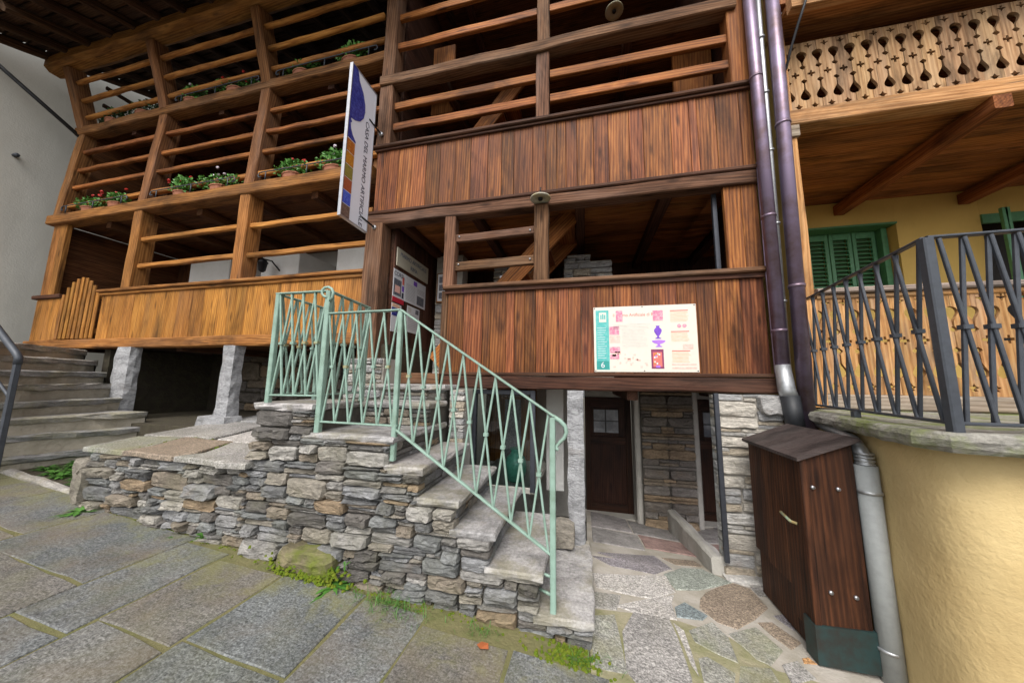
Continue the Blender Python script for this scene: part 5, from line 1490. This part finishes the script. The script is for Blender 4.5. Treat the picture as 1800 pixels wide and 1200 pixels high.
for i, (x, a, b) in enumerate(mid):
    pot(x, 3.535, ZM, LM[a], PR[b], ('pale' if b == 1 else 'red') + ' geranium pot, middle beam, bay ' + bayn[i // 2] + (', side towards the white wall', ', side towards the dark house')[i % 2], 'geranium pots on the middle beam')
for i, (x, a, b) in enumerate([(-8.95, 0, None), (-8.1, 1, None), (-6.85, 2, 1), (-5.85, 0, 0), (-4.45, 1, 2), (-3.5, 2, None)]):
    pot(x, 3.64, ZT, LD[a % 2] if i < 2 else LM[a], PR[b] if b is not None else None, ('dark trailing plant pot on the top beam above the gate', 'geranium pot, top beam, bay over the lantern', 'geranium pot, top beam, by the dark house')[i // 2] + (', nearer the white wall', ', farther from the white wall')[i % 2], 'pots on the top beam')
def rack(x0, x1, y, z, label):
    o = thing('flower_rack', ((x0 + x1) / 2, y, z), label, 'flower rack', 'flower racks on the gallery beams')
    pts = [(x0 + .06, y, z + .06), (x0 + .02, y, z + .05), (x0, y, z + .08), (x0 + .02, y, z + .125), (x0 + .06, y, z + .13), (x1 - .06, y, z + .13), (x1 - .02, y, z + .125), (x1, y, z + .08), (x1 - .02, y, z + .05), (x1 - .06, y, z + .06)]
    tube('rail', pts, .009, 'iron', o, 6)
    for f in (.08, .5, .92):
        x = x0 + (x1 - x0) * f
        tube('upright', [(x, y, z + .13), (x, y, z - .01)], .008, 'iron', o, 6)
for i, (x0, x1) in enumerate(((-9.4, -7.65), (-7.1, -5.25), (-4.8, -3.0))):
    rack(x0, x1, 3.43, ZM, 'thin iron flower rack on the middle gallery beam, bay ' + bayn[i])
for i, (x0, x1) in enumerate(((-7.1, -5.2), (-4.85, -2.95))):
    rack(x0, x1, 3.545, ZT, 'thin iron flower rack on the top gallery beam, bay ' + bayn[i + 1])

# ------------------------------------------------------------------ weeds and small things on the ground
def weed(x, y, z, n_, L, label, mat='weedleaf', upk=.6, serr=True, wall=False):
    o = thing('weed', (x, y, z), label, 'weed')
    V = []; F = []
    for i in range(n_):
        a = R.uniform(0, 2 * math.pi)
        d = Vector((math.cos(a), math.sin(a) * (.5 if wall else 1) - (.35 if wall else 0), R.uniform(.1, 1.2) * upk)).normalized()
        s = d.cross(Z).normalized()
        if s.length < .1: s = X.copy()
        l = L * R.uniform(.5, 1.1); m_ = 5
        b0 = len(V)
        for k in range(m_ + 1):
            f = k / m_
            c = Vector((x, y, z)) + d * l * f - Z * l * .45 * f * f
            c.z = max(c.z, z + .004)
            w = l * (.085 * math.sin(math.pi * min(1, f * .9 + .1)) + .01) * (1 if not serr else (1.25 if k % 2 else .7))
            V += [c + s * w + Z * .004, c - s * w + Z * .004]
        for k in range(m_): F.append((b0 + 2 * k, b0 + 2 * k + 1, b0 + 2 * k + 3, b0 + 2 * k + 2))
    mk('leaves', V, F, M[mat], o)
def tuft(x, y, z, n_, L, label, spread=.12):
    o = thing('grass_tuft', (x, y, z), label, 'grass')
    V = []; F = []
    for i in range(n_):
        px, py = x + R.gauss(0, spread), y + R.gauss(0, spread * .3)
        a = R.uniform(0, 6.28); l = L * R.uniform(.5, 1.1)
        d = Vector((math.cos(a) * .7, math.sin(a) * .7 - .35, 1)).normalized()
        s = d.cross(Z).normalized() * .0022
        b0 = len(V); p = Vector((px, py, z - .0785 * (px - x)))
        for k in range(4):
            f = k / 3
            c = p + d * l * f - Z * l * .55 * f * f
            V += [c + s * (1 - f * .9), c - s * (1 - f * .9)]
        for k in range(3): F.append((b0 + 2 * k, b0 + 2 * k + 1, b0 + 2 * k + 3, b0 + 2 * k + 2))
    mk('blades', V, F, M['weedleaf'], o)['kind'] = 'stuff'
gp = lambda x, y: gz(x, y) - .005
weed(-1.78, 2.10, gp(-1.78, 2.1), 22, .17, 'spreading dandelion weed in front of the mossy block')
weed(-4.62, 2.12, gp(-4.62, 2.12), 26, .17, 'leafy weed at the end stone of the terrace wall')
weed(-3.1, 2.14, gp(-3.1, 2.14) + .05, 12, .10, 'small upright weed against the terrace wall', upk=2.0, wall=True)
weed(-3.45, 2.13, gp(-3.45, 2.13), 8, .07, 'tiny weed at the foot of the terrace wall')
for i in range(3):
    weed(-1.86 + i * .07, 2.13, gp(-1.8, 2.13) + .03 + .05 * i, 7, .08, 'young weed shoots rising above the dandelion', upk=2.2)
    COL.objects[-1].parent['group'] = 'young weed shoots by the mossy block'
tuft(-1.30, 2.10, gp(-1.3, 2.1), 230, .13, 'bright green grass tuft at the foot of the stair wall', .14)
tuft(-.66, 2.10, gp(-.66, 2.1), 40, .10, 'thin grass blades at the wall below the railing foot', .06)
tuft(-.04, 2.10, gp(-.04, 2.1), 60, .12, 'sparse grass beside the bottom step', .07)
for (x, y) in ((-6.55, 2.52), (-6.25, 2.55), (-6.0, 2.50), (-5.8, 2.48), (-5.9, 2.62), (-5.6, 2.56), (-5.45, 2.48), (-5.3, 2.5), (-6.1, 2.7), (-5.75, 2.72), (-6.3, 2.8), (-5.5, 2.7)):
    z = gz(x, y) + .02
    weed(x, y, z, 60, .14, 'low green herbs in the bed below the worn steps', upk=.9)
    bpy.data.objects[COL.objects[-1].parent.name]['group'] = 'herbs in the bed below the worn steps'
weed(-6.15, 2.95, .50, 30, .34, 'tall feathery weed in the bed below the worn steps', upk=3.2)
lf = thing('fallen_leaf', (-.62, 1.99, gz(-.62, 1.99)), 'small rust-red fallen leaf on the granite paving', 'leaf')
mk('blade', [(-.65, 1.98, gz(-.65, 2) + .012), (-.62, 1.955, gz(-.62, 2) + .016), (-.575, 1.975, gz(-.58, 2) + .010), (-.585, 2.005, gz(-.58, 2) + .018), (-.63, 2.01, gz(-.63, 2) + .012)], [(0, 1, 2, 3, 4)], M['dryleaf'], lf)
